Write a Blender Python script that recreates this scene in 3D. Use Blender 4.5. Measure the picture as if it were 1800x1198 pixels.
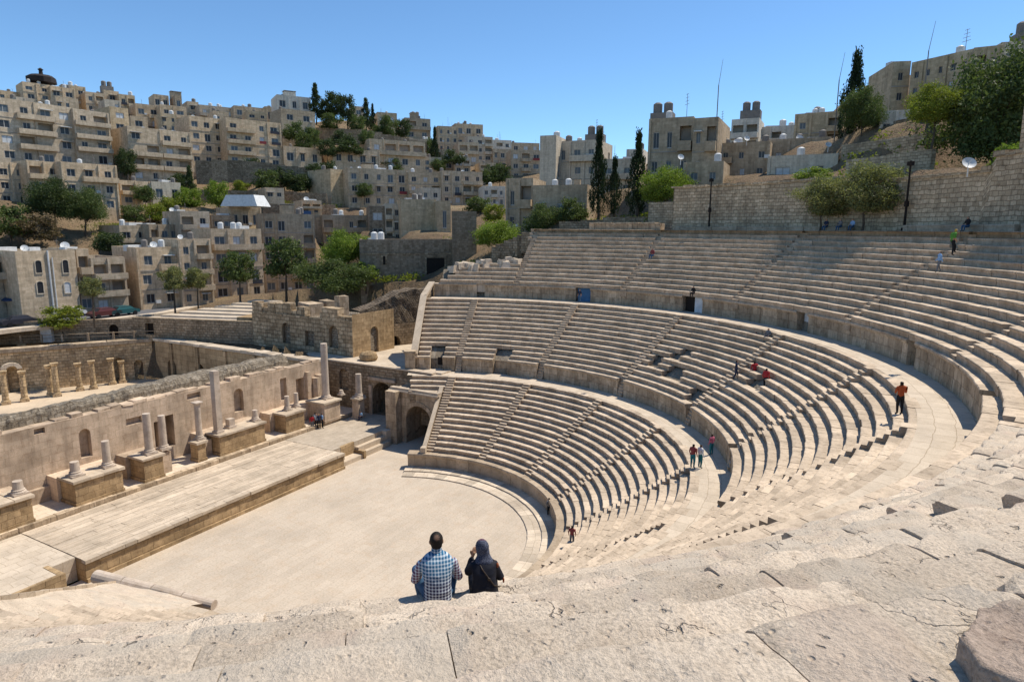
import bpy, bmesh, math, random
from mathutils import Vector, Matrix, noise
random.seed(7)
# ------------------------------------------------------------------ camera, world, sun, exposure
scene = bpy.context.scene
for o in list(bpy.data.objects): bpy.data.objects.remove(o)
rad = math.radians
CF, PITCH, YAW, ROLL, CD, CH = 1144.9, -9.70, -12.80, 0.34, 47.05, 22.70      # focal length in photo pixels, angles, place
CW, CHH = 1800.0, 1198.0
def cam_axes():
    ya, pi, ro = rad(180 + YAW), rad(PITCH), rad(ROLL)
    F = Vector((math.cos(pi)*math.cos(ya), math.cos(pi)*math.sin(ya), math.sin(pi)))
    R = F.cross(Vector((0, 0, 1))).normalized(); U = R.cross(F)
    return F, R*math.cos(ro) + U*math.sin(ro), -R*math.sin(ro) + U*math.cos(ro)
FW, RT, UP = cam_axes()
CAM = Vector((CD, 0, CH))
cd = bpy.data.cameras.new('camera'); co = bpy.data.objects.new('camera', cd); scene.collection.objects.link(co)
cd.sensor_width = 36; cd.lens = CF/CW*36; cd.clip_start = 0.05; cd.clip_end = 3000
M = Matrix((RT, UP, -FW)).transposed().to_4x4(); M.translation = CAM; co.matrix_world = M
scene.camera = co
SUN_AZ, SUN_EL = 105.0, 60.0
world = bpy.data.worlds.new('World'); scene.world = world; world.use_nodes = True
wn = world.node_tree; bg = wn.nodes['Background']
sky = wn.nodes.new('ShaderNodeTexSky'); sky.sky_type = 'NISHITA'; sky.sun_disc = False
sky.sun_elevation = rad(SUN_EL); sky.sun_rotation = rad(90 - SUN_AZ)
sky.altitude = 2500; sky.air_density = 1.0; sky.dust_density = 0.0; sky.ozone_density = 3.5
hs = wn.nodes.new('ShaderNodeHueSaturation'); hs.inputs['Saturation'].default_value = 1.04
mx = wn.nodes.new('ShaderNodeMix'); mx.data_type = 'RGBA'; mx.blend_type = 'MULTIPLY'; mx.inputs[0].default_value = 1.0; mx.inputs[7].default_value = (.85, .99, 1.0, 1)
wn.links.new(sky.outputs[0], hs.inputs['Color']); wn.links.new(hs.outputs[0], mx.inputs[6]); wn.links.new(mx.outputs[2], bg.inputs[0]); bg.inputs[1].default_value = 0.15
sl = bpy.data.lights.new('sun', 'SUN'); sl.energy = 4.4; sl.angle = rad(0.53); sl.color = (1.0, 0.925, 0.80)
so = bpy.data.objects.new('sun', sl); scene.collection.objects.link(so)
sd = Vector((math.cos(rad(SUN_AZ))*math.cos(rad(SUN_EL)), math.sin(rad(SUN_AZ))*math.cos(rad(SUN_EL)), math.sin(rad(SUN_EL))))
so.rotation_euler = sd.to_track_quat('Z', 'Y').to_euler()
scene.view_settings.view_transform = 'Standard'; scene.view_settings.look = 'None'
scene.view_settings.exposure = 0.27; scene.view_settings.gamma = 1.0
scene.render.engine = 'CYCLES'
scene.cycles.max_bounces = 5; scene.cycles.diffuse_bounces = 3; scene.cycles.transparent_max_bounces = 8

# ------------------------------------------------------------------ helpers
COL = scene.collection
def ray(px, py): return (FW + RT*((px - CW/2)/CF) - UP*((py - CHH/2)/CF))
def at(px, py, d):                       # the place seen at a photo pixel, d metres away over the ground
    r = ray(px, py); return CAM + r*(d/math.hypot(r.x, r.y))
def atz(px, py, z):
    r = ray(px, py); return CAM + r*((z - CAM.z)/r.z)
def tag(o, label=None, cat=None, group=None, kind=None):
    if label: o['label'] = label
    if cat: o['category'] = cat
    if group: o['group'] = group
    if kind: o['kind'] = kind
    return o
def empty(name, loc, label=None, cat=None, group=None, rz=0):
    o = bpy.data.objects.new(name, None); COL.objects.link(o); o.location = loc; o.rotation_euler = (0, 0, rz)
    return tag(o, label, cat, group)
class MB:
    rot = 0.0
    def __init__(s): s.v = []; s.f = []; s.uv = []; s.mi = []; s.blk = []; s.cur = 0.5
    def vert(s, p): s.v.append(tuple(p)); s.blk.append(s.cur); return len(s.v) - 1
    def face(s, ids, uv=None, mi=0):
        s.f.append(tuple(ids)); s.uv.append(uv or [(s.v[i][0], s.v[i][1]) for i in ids]); s.mi.append(mi)
    def poly(s, pts, uv=None, mi=0): s.face([s.vert(p) for p in pts], uv, mi)
    def quad(s, a, b, c, d, mi=0, uv=None):
        if uv is None:
            a, b, c, d = map(Vector, (a, b, c, d)); n = (b - a).cross(c - a)
            if abs(n.z) > 0.7*n.length:
                ca, sa = math.cos(MB.rot), math.sin(MB.rot); uv = [(p.x*ca + p.y*sa, -p.x*sa + p.y*ca) for p in (a, b, c, d)]
            else:
                t = Vector((-n.y, n.x, 0)); t = t.normalized() if t.length > 1e-9 else Vector((1, 0, 0))
                uv = [(p.dot(t), p.z) for p in (a, b, c, d)]
        s.poly([a, b, c, d], uv, mi)
    def box(s, c, size, rz=0, mi=0, taper=1.0, jit=0.0):
        cx, cy, cz = c; w, d, h = size; ca, sa = math.cos(rz), math.sin(rz); P = []
        for z, k in ((0, 1.0), (h, taper)):
            for x, y in ((-w/2, -d/2), (w/2, -d/2), (w/2, d/2), (-w/2, d/2)):
                x *= k; y *= k
                if jit: x += random.uniform(-jit, jit); y += random.uniform(-jit, jit)
                P.append((cx + x*ca - y*sa, cy + x*sa + y*ca, cz + z + (random.uniform(-jit, jit) if jit else 0)))
        for q in ((0, 1, 5, 4), (1, 2, 6, 5), (2, 3, 7, 6), (3, 0, 4, 7), (4, 5, 6, 7), (3, 2, 1, 0)): s.quad(*[P[i] for i in q], mi=mi)
    def ring(s, prof, c, n=16, mi=0, cap=True, jit=0.0):        # lathe, prof = [(r, z)]
        L = []
        for r, z in prof:
            L.append([s.vert((c[0] + r*(1 + random.uniform(-jit, jit))*math.cos(2*math.pi*k/n), c[1] + r*(1 + random.uniform(-jit, jit))*math.sin(2*math.pi*k/n), c[2] + z)) for k in range(n)])
        for i in range(len(L) - 1):
            for k in range(n):
                k2 = (k + 1) % n; R0 = prof[i][0]
                s.face((L[i][k], L[i][k2], L[i+1][k2], L[i+1][k]), [(k/n*6.28*R0, prof[i][1]), ((k+1)/n*6.28*R0, prof[i][1]), ((k+1)/n*6.28*R0, prof[i+1][1]), (k/n*6.28*R0, prof[i+1][1])], mi)
        if cap: s.face(L[-1], None, mi); s.face(L[0][::-1], None, mi)
    def tube(s, a, b, r0, r1=None, n=8, mi=0, cap=True):
        a, b = Vector(a), Vector(b); r1 = r0 if r1 is None else r1; d = (b - a)
        q = d.to_track_quat('Z', 'Y'); L = []
        for p, r in ((a, r0), (b, r1)): L.append([s.vert(p + q @ Vector((r*math.cos(2*math.pi*k/n), r*math.sin(2*math.pi*k/n), 0))) for k in range(n)])
        ln = d.length
        for k in range(n):
            k2 = (k + 1) % n; s.face((L[0][k], L[0][k2], L[1][k2], L[1][k]), [(k/n, 0), ((k+1)/n, 0), ((k+1)/n, ln), (k/n, ln)], mi)
        if cap: s.face(L[1], None, mi); s.face(L[0][::-1], None, mi)
    def build(s, name, mats, parent=None, smooth=False):
        me = bpy.data.meshes.new(name); me.from_pydata(s.v, [], s.f); me.update()
        uvl = me.uv_layers.new(name='UVMap'); flat = []
        for q in s.uv:
            for p in q: flat += [p[0], p[1]]
        uvl.data.foreach_set('uv', flat)
        at_ = me.attributes.new('blk', 'FLOAT', 'POINT'); at_.data.foreach_set('value', s.blk)
        if not isinstance(mats, (list, tuple)): mats = [mats]
        for m in mats: me.materials.append(m)
        me.polygons.foreach_set('material_index', s.mi)
        if smooth: me.polygons.foreach_set('use_smooth', [True]*len(s.f))
        o = bpy.data.objects.new(name, me); COL.objects.link(o)
        if parent is not None:
            o.parent = parent; o.matrix_parent_inverse = (Matrix.Translation(parent.location) @ parent.rotation_euler.to_matrix().to_4x4()).inverted()
        return o
def nz(p, sc, seed=0.0): return noise.noise(Vector((p[0]*sc + seed, p[1]*sc - seed, p[2]*sc + seed*0.37)))
def fnz(p, sc, seed=0.0): return nz(p, sc, seed) + 0.5*nz(p, sc*2.1, seed+5) + 0.25*nz(p, sc*4.3, seed+9)

# ------------------------------------------------------------------ materials
class NT:
    def __init__(s, name):
        s.m = bpy.data.materials.new(name); s.m.use_nodes = True; s.t = s.m.node_tree; s.b = s.t.nodes['Principled BSDF']; s.b.inputs['Roughness'].default_value = 0.9
        s.b.inputs['Specular IOR Level'].default_value = 0.2
    def n(s, typ, **kw):
        nd = s.t.nodes.new(typ)
        for k, v in kw.items():
            if k in nd.inputs: nd.inputs[k].default_value = v
            else: setattr(nd, k, v)
        return nd
    def l(s, a, b): s.t.links.new(a, b)
    def noise(s, scale, detail=4, vec=None, rough=0.55):
        nd = s.n('ShaderNodeTexNoise'); nd.inputs['Scale'].default_value = scale; nd.inputs['Detail'].default_value = detail; nd.inputs['Roughness'].default_value = rough
        if vec: s.l(vec, nd.inputs['Vector'])
        return nd.outputs['Fac']
    def ramp(s, fac, stops):
        nd = s.n('ShaderNodeValToRGB'); e = nd.color_ramp.elements
        while len(e) < len(stops): e.new(0.5)
        for i, (p, c) in enumerate(stops): e[i].position = p; e[i].color = (c[0], c[1], c[2], 1) if hasattr(c, '__len__') else (c, c, c, 1)
        s.l(fac, nd.inputs[0]); return nd.outputs[0]
    def mix(s, fac, a, b, mode='MIX'):
        nd = s.n('ShaderNodeMix', data_type='RGBA', blend_type=mode)
        for k, v in ((0, fac), (6, a), (7, b)):
            if isinstance(v, (int, float)): nd.inputs[k].default_value = v
            elif isinstance(v, tuple): nd.inputs[k].default_value = (*v, 1)
            else: s.l(v, nd.inputs[k])
        return nd.outputs[2]
    def math(s, op, a, b=0.0):
        nd = s.n('ShaderNodeMath', operation=op)
        for k, v in ((0, a), (1, b)):
            if isinstance(v, (int, float)): nd.inputs[k].default_value = v
            else: s.l(v, nd.inputs[k])
        return nd.outputs[0]
    def bump(s, h, strength=0.5, dist=0.02):
        nd = s.n('ShaderNodeBump'); nd.inputs['Strength'].default_value = strength; nd.inputs['Distance'].default_value = dist
        s.l(h, nd.inputs['Height']); s.l(nd.outputs[0], s.b.inputs['Normal'])
def sc3(c, k): return tuple(min(1, x*k) for x in c)
def stone(name, col, stain=(.20, .145, .095), stain_amt=0.5, brick=None, bump=0.5, bdist=0.02, nscale=3.0, blockvar=0.25, pits=0.0, mortar_dark=0.55, big=0.25, patina_shade=0.0, streak=True):
    t = NT(name); geo = t.n('ShaderNodeNewGeometry').outputs['Position']; uv = t.n('ShaderNodeUVMap').outputs[0]
    n1 = t.noise(nscale*0.25, 5, geo); n2 = t.noise(nscale*1.3, 6, geo, .65); n3 = t.noise(nscale*9, 4, geo, .7)
    base = t.ramp(n1, [(0.3, sc3(col, 1 - big)), (0.5, col), (0.72, sc3(col, 1 + big*0.6))])
    base = t.mix(t.math('MULTIPLY', t.ramp(n2, [(0.50, 0.0), (0.70, 1.0)]), stain_amt), base, stain)
    base = t.mix(0.55, base, t.ramp(n3, [(0.25, .55), (0.5, 1.0), (0.75, 1.25)]), 'MULTIPLY')
    blk = t.n('ShaderNodeAttribute', attribute_name='blk').outputs['Fac']
    base = t.mix(1.0, base, t.ramp(blk, [(0, 1 - blockvar), (1, 1 + blockvar*0.6)]), 'MULTIPLY')
    h = t.math('ADD', t.math('MULTIPLY', n2, 0.9), t.math('MULTIPLY', n3, 0.45))
    if patina_shade:                                # brown crust on upright faces, also painting their shade deeper
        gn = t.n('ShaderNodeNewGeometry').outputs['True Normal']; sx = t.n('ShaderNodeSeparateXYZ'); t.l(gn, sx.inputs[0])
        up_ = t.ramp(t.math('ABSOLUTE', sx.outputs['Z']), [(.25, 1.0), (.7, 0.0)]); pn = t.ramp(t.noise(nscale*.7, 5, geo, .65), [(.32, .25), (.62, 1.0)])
        base = t.mix(t.math('MULTIPLY', t.math('MULTIPLY', up_, pn), patina_shade), base, (.25, .175, .11))
    if brick:
        vec = t.n('ShaderNodeVectorMath', operation='ADD'); dn = t.n('ShaderNodeTexNoise'); dn.inputs['Scale'].default_value = 1.2; t.l(uv, dn.inputs['Vector'])
        sc = t.n('ShaderNodeVectorMath', operation='SCALE'); t.l(dn.outputs['Color'], sc.inputs[0]); sc.inputs['Scale'].default_value = 0.24
        t.l(uv, vec.inputs[0]); t.l(sc.outputs[0], vec.inputs[1])
        b = t.n('ShaderNodeTexBrick'); t.l(vec.outputs[0], b.inputs['Vector']); b.offset = 0.5; b.squash = 1.0
        b.inputs['Scale'].default_value = 1.0; b.inputs['Brick Width'].default_value = brick[0]; b.inputs['Row Height'].default_value = brick[1]
        b.inputs['Mortar Size'].default_value = brick[2] if len(brick) > 2 else 0.02; b.inputs['Mortar Smooth'].default_value = 0.4; b.inputs['Bias'].default_value = 0
        k = brick[3] if len(brick) > 3 else 0.22
        b.inputs['Color1'].default_value = (1 - k, 1 - k*1.1, 1 - k*1.25, 1); b.inputs['Color2'].default_value = (1 + k*.6, 1 + k*.6, 1 + k*.6, 1); b.inputs['Mortar'].default_value = (mortar_dark, mortar_dark*.95, mortar_dark*.88, 1)
        base = t.mix(1.0, base, b.outputs['Color'], 'MULTIPLY')
        h = t.math('SUBTRACT', h, t.math('MULTIPLY', b.outputs['Fac'], 1.1))
    if brick and streak:                     # rain streaks down the face
        mp = t.n('ShaderNodeMapping'); mp.inputs['Scale'].default_value = (1.6, .14, 1); t.l(uv, mp.inputs['Vector']); base = t.mix(.8, base, t.ramp(t.noise(1.0, 5, mp.outputs[0], .65), [(.32, .66), (.5, 1.0), (.7, 1.14)]), 'MULTIPLY')
    if pits:
        vo = t.n('ShaderNodeTexVoronoi'); vo.inputs['Scale'].default_value = pits; t.l(geo, vo.inputs['Vector'])
        pm = t.math('MULTIPLY', t.ramp(vo.outputs['Distance'], [(0.10, 1.0), (0.26, 0.0)]), t.ramp(n2, [(0.42, 0.0), (0.62, 1.0)]))
        h = t.math('SUBTRACT', h, t.math('MULTIPLY', pm, 0.9)); base = t.mix(t.math('MULTIPLY', pm, .55), base, sc3(stain, 1.5))
        fg = t.noise(34, 5, geo, .75); base = t.mix(.8, base, t.ramp(fg, [(.36, .62), (.5, 1.0), (.66, 1.16)]), 'MULTIPLY'); h = t.math('ADD', h, t.math('MULTIPLY', fg, .8))
        sm_ = t.noise(.8, 3, geo, .5); base = t.mix(t.ramp(sm_, [(.52, 0.0), (.60, .5)]), base, (.53, .465, .38)); base = t.mix(t.ramp(t.noise(1.1, 3, geo, .5), [(.56, 0.0), (.64, .4)]), base, (.56, .43, .335))
        vb = t.n('ShaderNodeTexVoronoi'); vb.inputs['Scale'].default_value = 4.2; vb.inputs['Randomness'].default_value = 1.0
        wq = t.n('ShaderNodeVectorMath', operation='ADD'); nq = t.n('ShaderNodeTexNoise'); nq.inputs['Scale'].default_value = 9; nq.inputs['Detail'].default_value = 4; t.l(geo, nq.inputs['Vector']); sq = t.n('ShaderNodeVectorMath', operation='SCALE'); t.l(nq.outputs['Color'], sq.inputs[0]); sq.inputs['Scale'].default_value = .35
        t.l(geo, wq.inputs[0]); t.l(sq.outputs[0], wq.inputs[1]); t.l(wq.outputs[0], vb.inputs['Vector'])
        hm = t.math('MULTIPLY', t.ramp(vb.outputs['Distance'], [(0.05, 1.0), (0.17, 0.0)]), t.ramp(t.noise(2.2, 3, geo), [(.50, 0.0), (.56, 1.0)])); h = t.math('SUBTRACT', h, t.math('MULTIPLY', hm, 2.6)); base = t.mix(t.math('MULTIPLY', hm, .6), base, sc3(stain, .7))
        cr = t.n('ShaderNodeTexVoronoi', feature='DISTANCE_TO_EDGE'); cr.inputs['Scale'].default_value = 1.1
        wv = t.n('ShaderNodeVectorMath', operation='ADD'); nn = t.n('ShaderNodeTexNoise'); nn.inputs['Scale'].default_value = 2.5; nn.inputs['Detail'].default_value = 5; t.l(geo, nn.inputs['Vector'])
        s2 = t.n('ShaderNodeVectorMath', operation='SCALE'); t.l(nn.outputs['Color'], s2.inputs[0]); s2.inputs['Scale'].default_value = 0.9
        t.l(geo, wv.inputs[0]); t.l(s2.outputs[0], wv.inputs[1]); t.l(wv.outputs[0], cr.inputs['Vector'])
        cm = t.math('MULTIPLY', t.ramp(cr.outputs['Distance'], [(0.0, 1.0), (0.009, 0.0)]), t.ramp(n1, [(0.54, 0.0), (0.64, 1.0)]))
        base = t.mix(t.math('MULTIPLY', cm, .45), base, (.17, .13, .095)); h = t.math('SUBTRACT', h, t.math('MULTIPLY', cm, 1.2))
    t.l(base, t.b.inputs['Base Color']); t.bump(h, bump, bdist); t.b.inputs['Roughness'].default_value = 0.92
    return t.m
def plain(name, col, rough=0.8, var=0.15, scale=2.0, metal=0.0, bump=0.0):
    t = NT(name); geo = t.n('ShaderNodeNewGeometry').outputs['Position']; n = t.noise(scale, 4, geo)
    t.l(t.ramp(n, [(0.3, sc3(col, 1 - var)), (0.7, sc3(col, 1 + var))]), t.b.inputs['Base Color'])
    t.b.inputs['Roughness'].default_value = rough; t.b.inputs['Metallic'].default_value = metal
    if bump: t.bump(n, bump, 0.02)
    return t.m
SEAT = stone('seat_limestone', (.58, .465, .345), stain=(.20, .145, .10), stain_amt=.55, bump=.55, nscale=2.6, blockvar=.16, brick=(1.35, 5.0, .012, .08), mortar_dark=.65, patina_shade=.62, streak=False)
NEAR = stone('worn_limestone', (.66, .545, .42), stain=(.42, .325, .235), stain_amt=.5, bump=1.0, bdist=.03, nscale=4.0, blockvar=.16, pits=13, big=.18)
SLAB = stone('paving_limestone', (.54, .44, .33), stain=(.38, .29, .20), stain_amt=.3, bump=.3, nscale=2.0, brick=(.95, .55, .014, .09), mortar_dark=.72, big=.14, streak=False)
WALK = stone('walkway_paving', (.60, .50, .385), stain=(.36, .28, .20), stain_amt=.3, bump=.4, nscale=2.4, brick=(1.0, .8, .02, .08), mortar_dark=.7, big=.15, streak=False)
PAR = stone('parapet_limestone', (.55, .43, .30), stain=(.17, .12, .075), stain_amt=.7, bump=.5, nscale=2.2, brick=(.62, .85, .02, .22), mortar_dark=.55, patina_shade=.35)
PINK = stone('pinkish_ashlar', (.58, .45, .33), stain=(.30, .20, .125), stain_amt=.5, bump=.5, nscale=1.8, brick=(1.15, .6, .016, .11), mortar_dark=.78, big=.32)
GOLD = stone('golden_ashlar', (.44, .31, .175), stain=(.20, .13, .07), stain_amt=.6, bump=.7, nscale=2.2, brick=(.8, .46, .022, .22), mortar_dark=.62, big=.35)
RUBBLE = stone('dark_rubble', (.26, .205, .15), stain=(.07, .055, .042), stain_amt=.7, bump=1.0, bdist=.06, nscale=3.0, brick=(.34, .24, .05, .45), mortar_dark=.45)
GREYR = stone('grey_rubble_core', (.34, .29, .225), stain=(.13, .105, .08), stain_amt=.8, bump=1.0, bdist=.12, nscale=3.0, brick=(.5, .3, .03, .25), mortar_dark=.75)
BROWNW = stone('brown_wall_stone', (.38, .29, .195), stain=(.12, .085, .055), stain_amt=.6, bump=.9, bdist=.04, nscale=2.2, brick=(.55, .36, .03, .3), mortar_dark=.55)
RETAIN = stone('retaining_wall_stone', (.56, .445, .305), stain=(.17, .125, .08), stain_amt=.6, bump=.9, bdist=.04, nscale=1.4, brick=(.58, .34, .03, .24), mortar_dark=.6)
COLM = stone('column_marble', (.52, .43, .345), stain=(.33, .24, .165), stain_amt=.5, bump=.3, nscale=2.5, blockvar=.05)
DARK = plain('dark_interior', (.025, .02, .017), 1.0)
BLUEM = plain('blue_painted_metal', (.06, .16, .30), .5); WHITEM = plain('white_painted_metal', (.62, .64, .66), .5)
def darkglass(name, col, rough=.15):
    t = NT(name); t.b.inputs['Base Color'].default_value = (*col, 1); t.b.inputs['Roughness'].default_value = rough; t.b.inputs['Specular IOR Level'].default_value = .5; return t.m
GLASS = darkglass('window_glass', (.022, .024, .028), .35)

# ------------------------------------------------------------------ theatre seating
ZP, R0, Z1, R1E, R1, Z1T = 1.49, 13.99, 7.09, 22.74, 25.26, 8.72
Z2, R2E, R2, Z2T, ZT = 14.35, 33.29, 35.81, 15.98, 22.76
def pol(r, az, z): a = rad(az); return Vector((r*math.cos(a), r*math.sin(a), z))
def far_end(r):                         # azimuth where the rows stop on the far side
    t = (r - 13.99)/(36.2 - 13.99); return 165.3 + 1.5*math.sin(min(1, max(0, t))*3.14)
def near_end(r):
    if r < 17: return -38
    return max(-38, math.degrees(math.asin(-15.3/r)) + 7)
def sstep(x): x = min(1, max(0, x)); return x*x*(3 - 2*x)
def nearw(az): return 1 - sstep((az - 22)/52.0)
NEARR = [36.6, 37.4, 38.2, 39.0, 39.8, 40.75, 41.7, 42.65, 43.6, 44.55]
NEARZ = [16.45, 16.95, 17.45, 17.98, 18.41, 18.88, 19.43, 19.92, 20.42, 20.88]
def zoff(i, az):                        # lift of the near, settled rows against the regular ones
    return (NEARZ[i] - (15.98 + .4843*(i + 1)))*(1 - sstep((az - 18)/40.0)) if i < 10 else 0.0
def r_up(i, az):                        # radius of the lip of upper row i: the near rows are wider and more worn
    f = R2 + .02 + .707*i; n = NEARR[i] if i < 10 else 44.55 + .9*(i - 9); w = nearw(az)
    return f*(1 - w) + n*w
STAIR_LO = [157.0, 135.2, 112.2, 89.3, 66.6, 43.8, 21.0, -1.8]
STAIR_UP = [149.5, 127.4, 104.6, 81.8, 58.6, 35.5, 12.5, -10.5]
def wedges(a0, a1, stairs, r, w=.78):
    cuts = [(s - math.degrees(w/2/r), s + math.degrees(w/2/r)) for s in sorted(stairs)]; out = []; a = a0
    for c0, c1 in cuts:
        if c1 <= a0 or c0 >= a1: continue
        if c0 > a: out.append((a, c0))
        a = c1
    if a < a1: out.append((a, a1))
    return [w for w in out if (w[1] - w[0])*rad(1)*r > .3]
def row_mesh(rf, z, h, depth, spans, mat_mb, worn=0.012, blen=(.8, 1.7), sub=.45, fine=False, prof=None, miss=0.0, seed=0, vuv=0.0, missfn=None, zo=None):
    mb = mat_mb
    for a0, a1 in spans:
        a = a0
        while a < a1 - 1e-4:
            rm = rf(a); L = random.uniform(*blen); b = a + math.degrees(L/rm)
            if a1 - b < math.degrees(.5/rm): b = a1
            gap = math.degrees((.008 if not fine else .004)/rm); lo, hi = a + gap, b - gap
            dz, dr = random.uniform(-worn, worn), random.uniform(-worn, worn)*1.3
            if not fine and random.random() < .08: dr += random.uniform(.02, .06)
            mb.cur = random.random()
            skip = random.random() < miss or (missfn and missfn((a+b)/2))
            if not skip:
                n = max(1, int(math.ceil((hi - lo)*rad(1)*rm/sub))); P = prof or [(.06, 0), (.055, h*.60), (.012, h*.72), (0, h*.88), (.012, h*.965), (.05, h), (depth*.5, h), (depth + .09, h)]
                cols = []
                for k in range(n + 1):
                    az = lo + (hi - lo)*k/n; r = rf(az); col = []
                    for j, (pr, pz) in enumerate(P):
                        p = pol(r + pr + dr*(1 if j < len(P) - 1 else 0), az, z + pz + dz*(1 if pz > h*.5 else 0) + (zo(az) if zo else 0))
                        e = fnz(p, 1.7 if not fine else 1.3, seed)
                        if fine:
                            top = pz >= h*.85
                            q = fnz(p, 3.1, seed + 3)
                            if top: p.z += .030*e + .018*q - .04*max(0, abs(nz(p, 2.6, seed + 21)) - .32)
                            lip = max(0, 1 - abs(pr)/.14)
                            if lip > 0 and top:
                                bite = max(0, fnz(p, 2.0, seed + 11) - .08)
                                p += pol(1, az, 0)*(.13*bite*lip) - Vector((0, 0, .15*bite*lip))
                            if k in (0, n) and top: p.z -= .010 + .03*max(0, q)
                        elif 1 <= j <= 5: p += pol(1, az, 0)*(.022*e) + Vector((0, 0, .014*e if j >= 3 else 0))
                        col.append(p)
                    cols.append(([mb.vert(p) for p in col], az*rad(1)*r))
                vv = [0]
                for j in range(1, len(P)): vv.append(vv[-1] + math.hypot(P[j][0] - P[j-1][0], P[j][1] - P[j-1][1]))
                for k in range(n):
                    A, ua = cols[k]; B, ub = cols[k+1]
                    for j in range(len(P) - 1): mb.face((B[j], A[j], A[j+1], B[j+1]), [(ub, vv[j]+vuv), (ua, vv[j]+vuv), (ua, vv[j+1]+vuv), (ub, vv[j+1]+vuv)])
                for (C, rev) in ((cols[0], True), (cols[-1], False)):
                    ids, u = C; az = lo if rev else hi; r = rf(az)
                    e0 = mb.vert(pol(r + depth + .09, az, z)); ring = list(ids) + [e0]
                    if rev: ring = ring[::-1]
                    mb.face(ring, [(mb.v[i][0]*.7 + mb.v[i][1]*.7, mb.v[i][2]) for i in ring])
            a = b
theatre = empty('theatre_seating', (0, 0, 0), 'large stone theatre seating bowl with curved rows split by stairways and walkways', 'theatre')
def const(r): return lambda az: r
# lower tier: podium wall, 14 rows
nlo = 14; hlo = (Z1 - ZP)/nlo; dlo = (R1E - R0 - .55)/(nlo - 1)
mb = MB(); row_mesh(const(R0 - .22), -.05, ZP + .05, .95, [(-41, 165.3)], mb, blen=(.9, 1.5), prof=[(.10, 0), (.09, .25), (.13, .32), (.13, 1.20), (.03, 1.27), (0, 1.44), (.03, 1.535), (.6, 1.54), (1.1, 1.54)])
mb.build('podium_wall', stone('podium_stone', (.46, .36, .255), stain=(.24, .165, .10), stain_amt=.6, nscale=2.4, blockvar=.2), theatre)
def ended(spans_a0, r, i, lo=True): return spans_a0
for i in range(nlo):
    r = R0 + .55 + dlo*i; z = ZP + hlo*i
    fe = 158.4 if i < nlo - 4 else 168.5 - .4*(i % 2)
    mb = MB()
    row_mesh(const(r), z, hlo, dlo if i < nlo - 1 else .5, wedges(near_end(r), fe, STAIR_LO, r), mb, seed=i, worn=.014)
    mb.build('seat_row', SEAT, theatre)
def annulus(r0, r1, z, a0, a1, da=1.0, mb=None, seg=1):
    mb = mb or MB(); n = int((a1 - a0)/da) + 1
    for k in range(n):
        b0 = a0 + (a1 - a0)*k/n; b1 = a0 + (a1 - a0)*(k + 1)/n
        for j in range(seg):
            q0 = r0 + (r1 - r0)*j/seg; q1 = r0 + (r1 - r0)*(j+1)/seg
            mb.quad(pol(q0, b0, z), pol(q1, b0, z), pol(q1, b1, z), pol(q0, b1, z), uv=[(rad(b0)*r0, q0), (rad(b0)*r0, q1), (rad(b1)*r0, q1), (rad(b1)*r0, q0)])
    return mb
annulus(R1E + .35, R1 + .5, Z1 + .004, -37, 169.5).build('lower_walkway', WALK, theatre)
# parapet walls around the walkways, cut by door openings
def parapet(z, zt, R, gaps, a0, a1, name, thick, depth=.75, near=False):
    edges = [a0]
    for g0, g1 in sorted(gaps): edges += [g0, g1]
    edges.append(a1); h = zt - z
    for k in range(0, len(edges), 2):
        if edges[k+1] - edges[k] < .3: continue
        mb = MB()
        row_mesh(const(R), z - .02, h + .02, thick, [(edges[k], edges[k+1])], mb, blen=(.8, 1.5), worn=.012,
                 prof=[(.10, 0), (.09, h*.10), (.11, h*.45), (.11, h*.84), (.03, h*.86), (.0, h*.95), (.02, h + .015), (.3, h + .02), (depth, h + .02)], seed=k)
        mb.build(name, PAR, theatre)
        mb = MB(); row_mesh(const(R - .04), zt - .16, .19, depth + .1, [(edges[k], edges[k+1])], mb, blen=(.9, 1.6), worn=.01, prof=[(.08, 0), (.02, .01), (0, .06), (0, .14), (.03, .19), (.3, .19), (depth + .14, .19)], seed=k + 7)
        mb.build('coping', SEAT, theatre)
GAP1 = [(161.1, 164.3), (144.2, 148.0)] + [(s - .95, s + .95) for s in STAIR_LO]
GAP2 = [(156.0, 157.6), (134.2, 137.2), (111.2, 115.2), (89.8, 92.0), (67.0, 68.9), (44.4, 46.2)]
parapet(Z1, Z1T, R1, GAP1, -36, 169.6, 'lower_parapet', .8, .62)
# middle tier: rows 13
nmi = 13; hmi = (Z2 - Z1T)/nmi; dmi = (R2E - R1 - .60)/(nmi - 1)
for i in range(nmi):
    r = R1 + .60 + dmi*i; z = Z1T + hmi*i; gaps = STAIR_LO
    sp = wedges(near_end(r), 167.3, STAIR_LO, r)
    if i < 2:                               # the door openings bite into the first rows
        out = []
        for a, b in sp:
            for g0, g1 in ((160.9, 164.4), (144.0, 148.2)):
                if a < g0 and b > g1: out.append((a, g0)); a = g1
            out.append((a, b))
        sp = out
    def broken(az, i=i): return (2 <= i <= 6 and 96 + i*1.3 < az < 101 + i*1.3 and random.random() < .45) or (i in (3, 4) and 107 < az < 110.5) or (i in (5, 6) and 80 < az < 83.5) or (i <= 1 and 90.5 < az < 93.5)
    mb = MB(); row_mesh(const(r), z, hmi, dmi if i < nmi - 1 else .5, sp, mb, seed=20 + i, worn=.016, missfn=broken)
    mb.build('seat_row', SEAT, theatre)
annulus(R2E + .35, R2 + .5, Z2 + .004, -27, 166.6).build('upper_walkway', WALK, theatre)
parapet(Z2, Z2T, R2, GAP2, 8.0, 166.2, 'upper_parapet', .8, .85)
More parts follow.
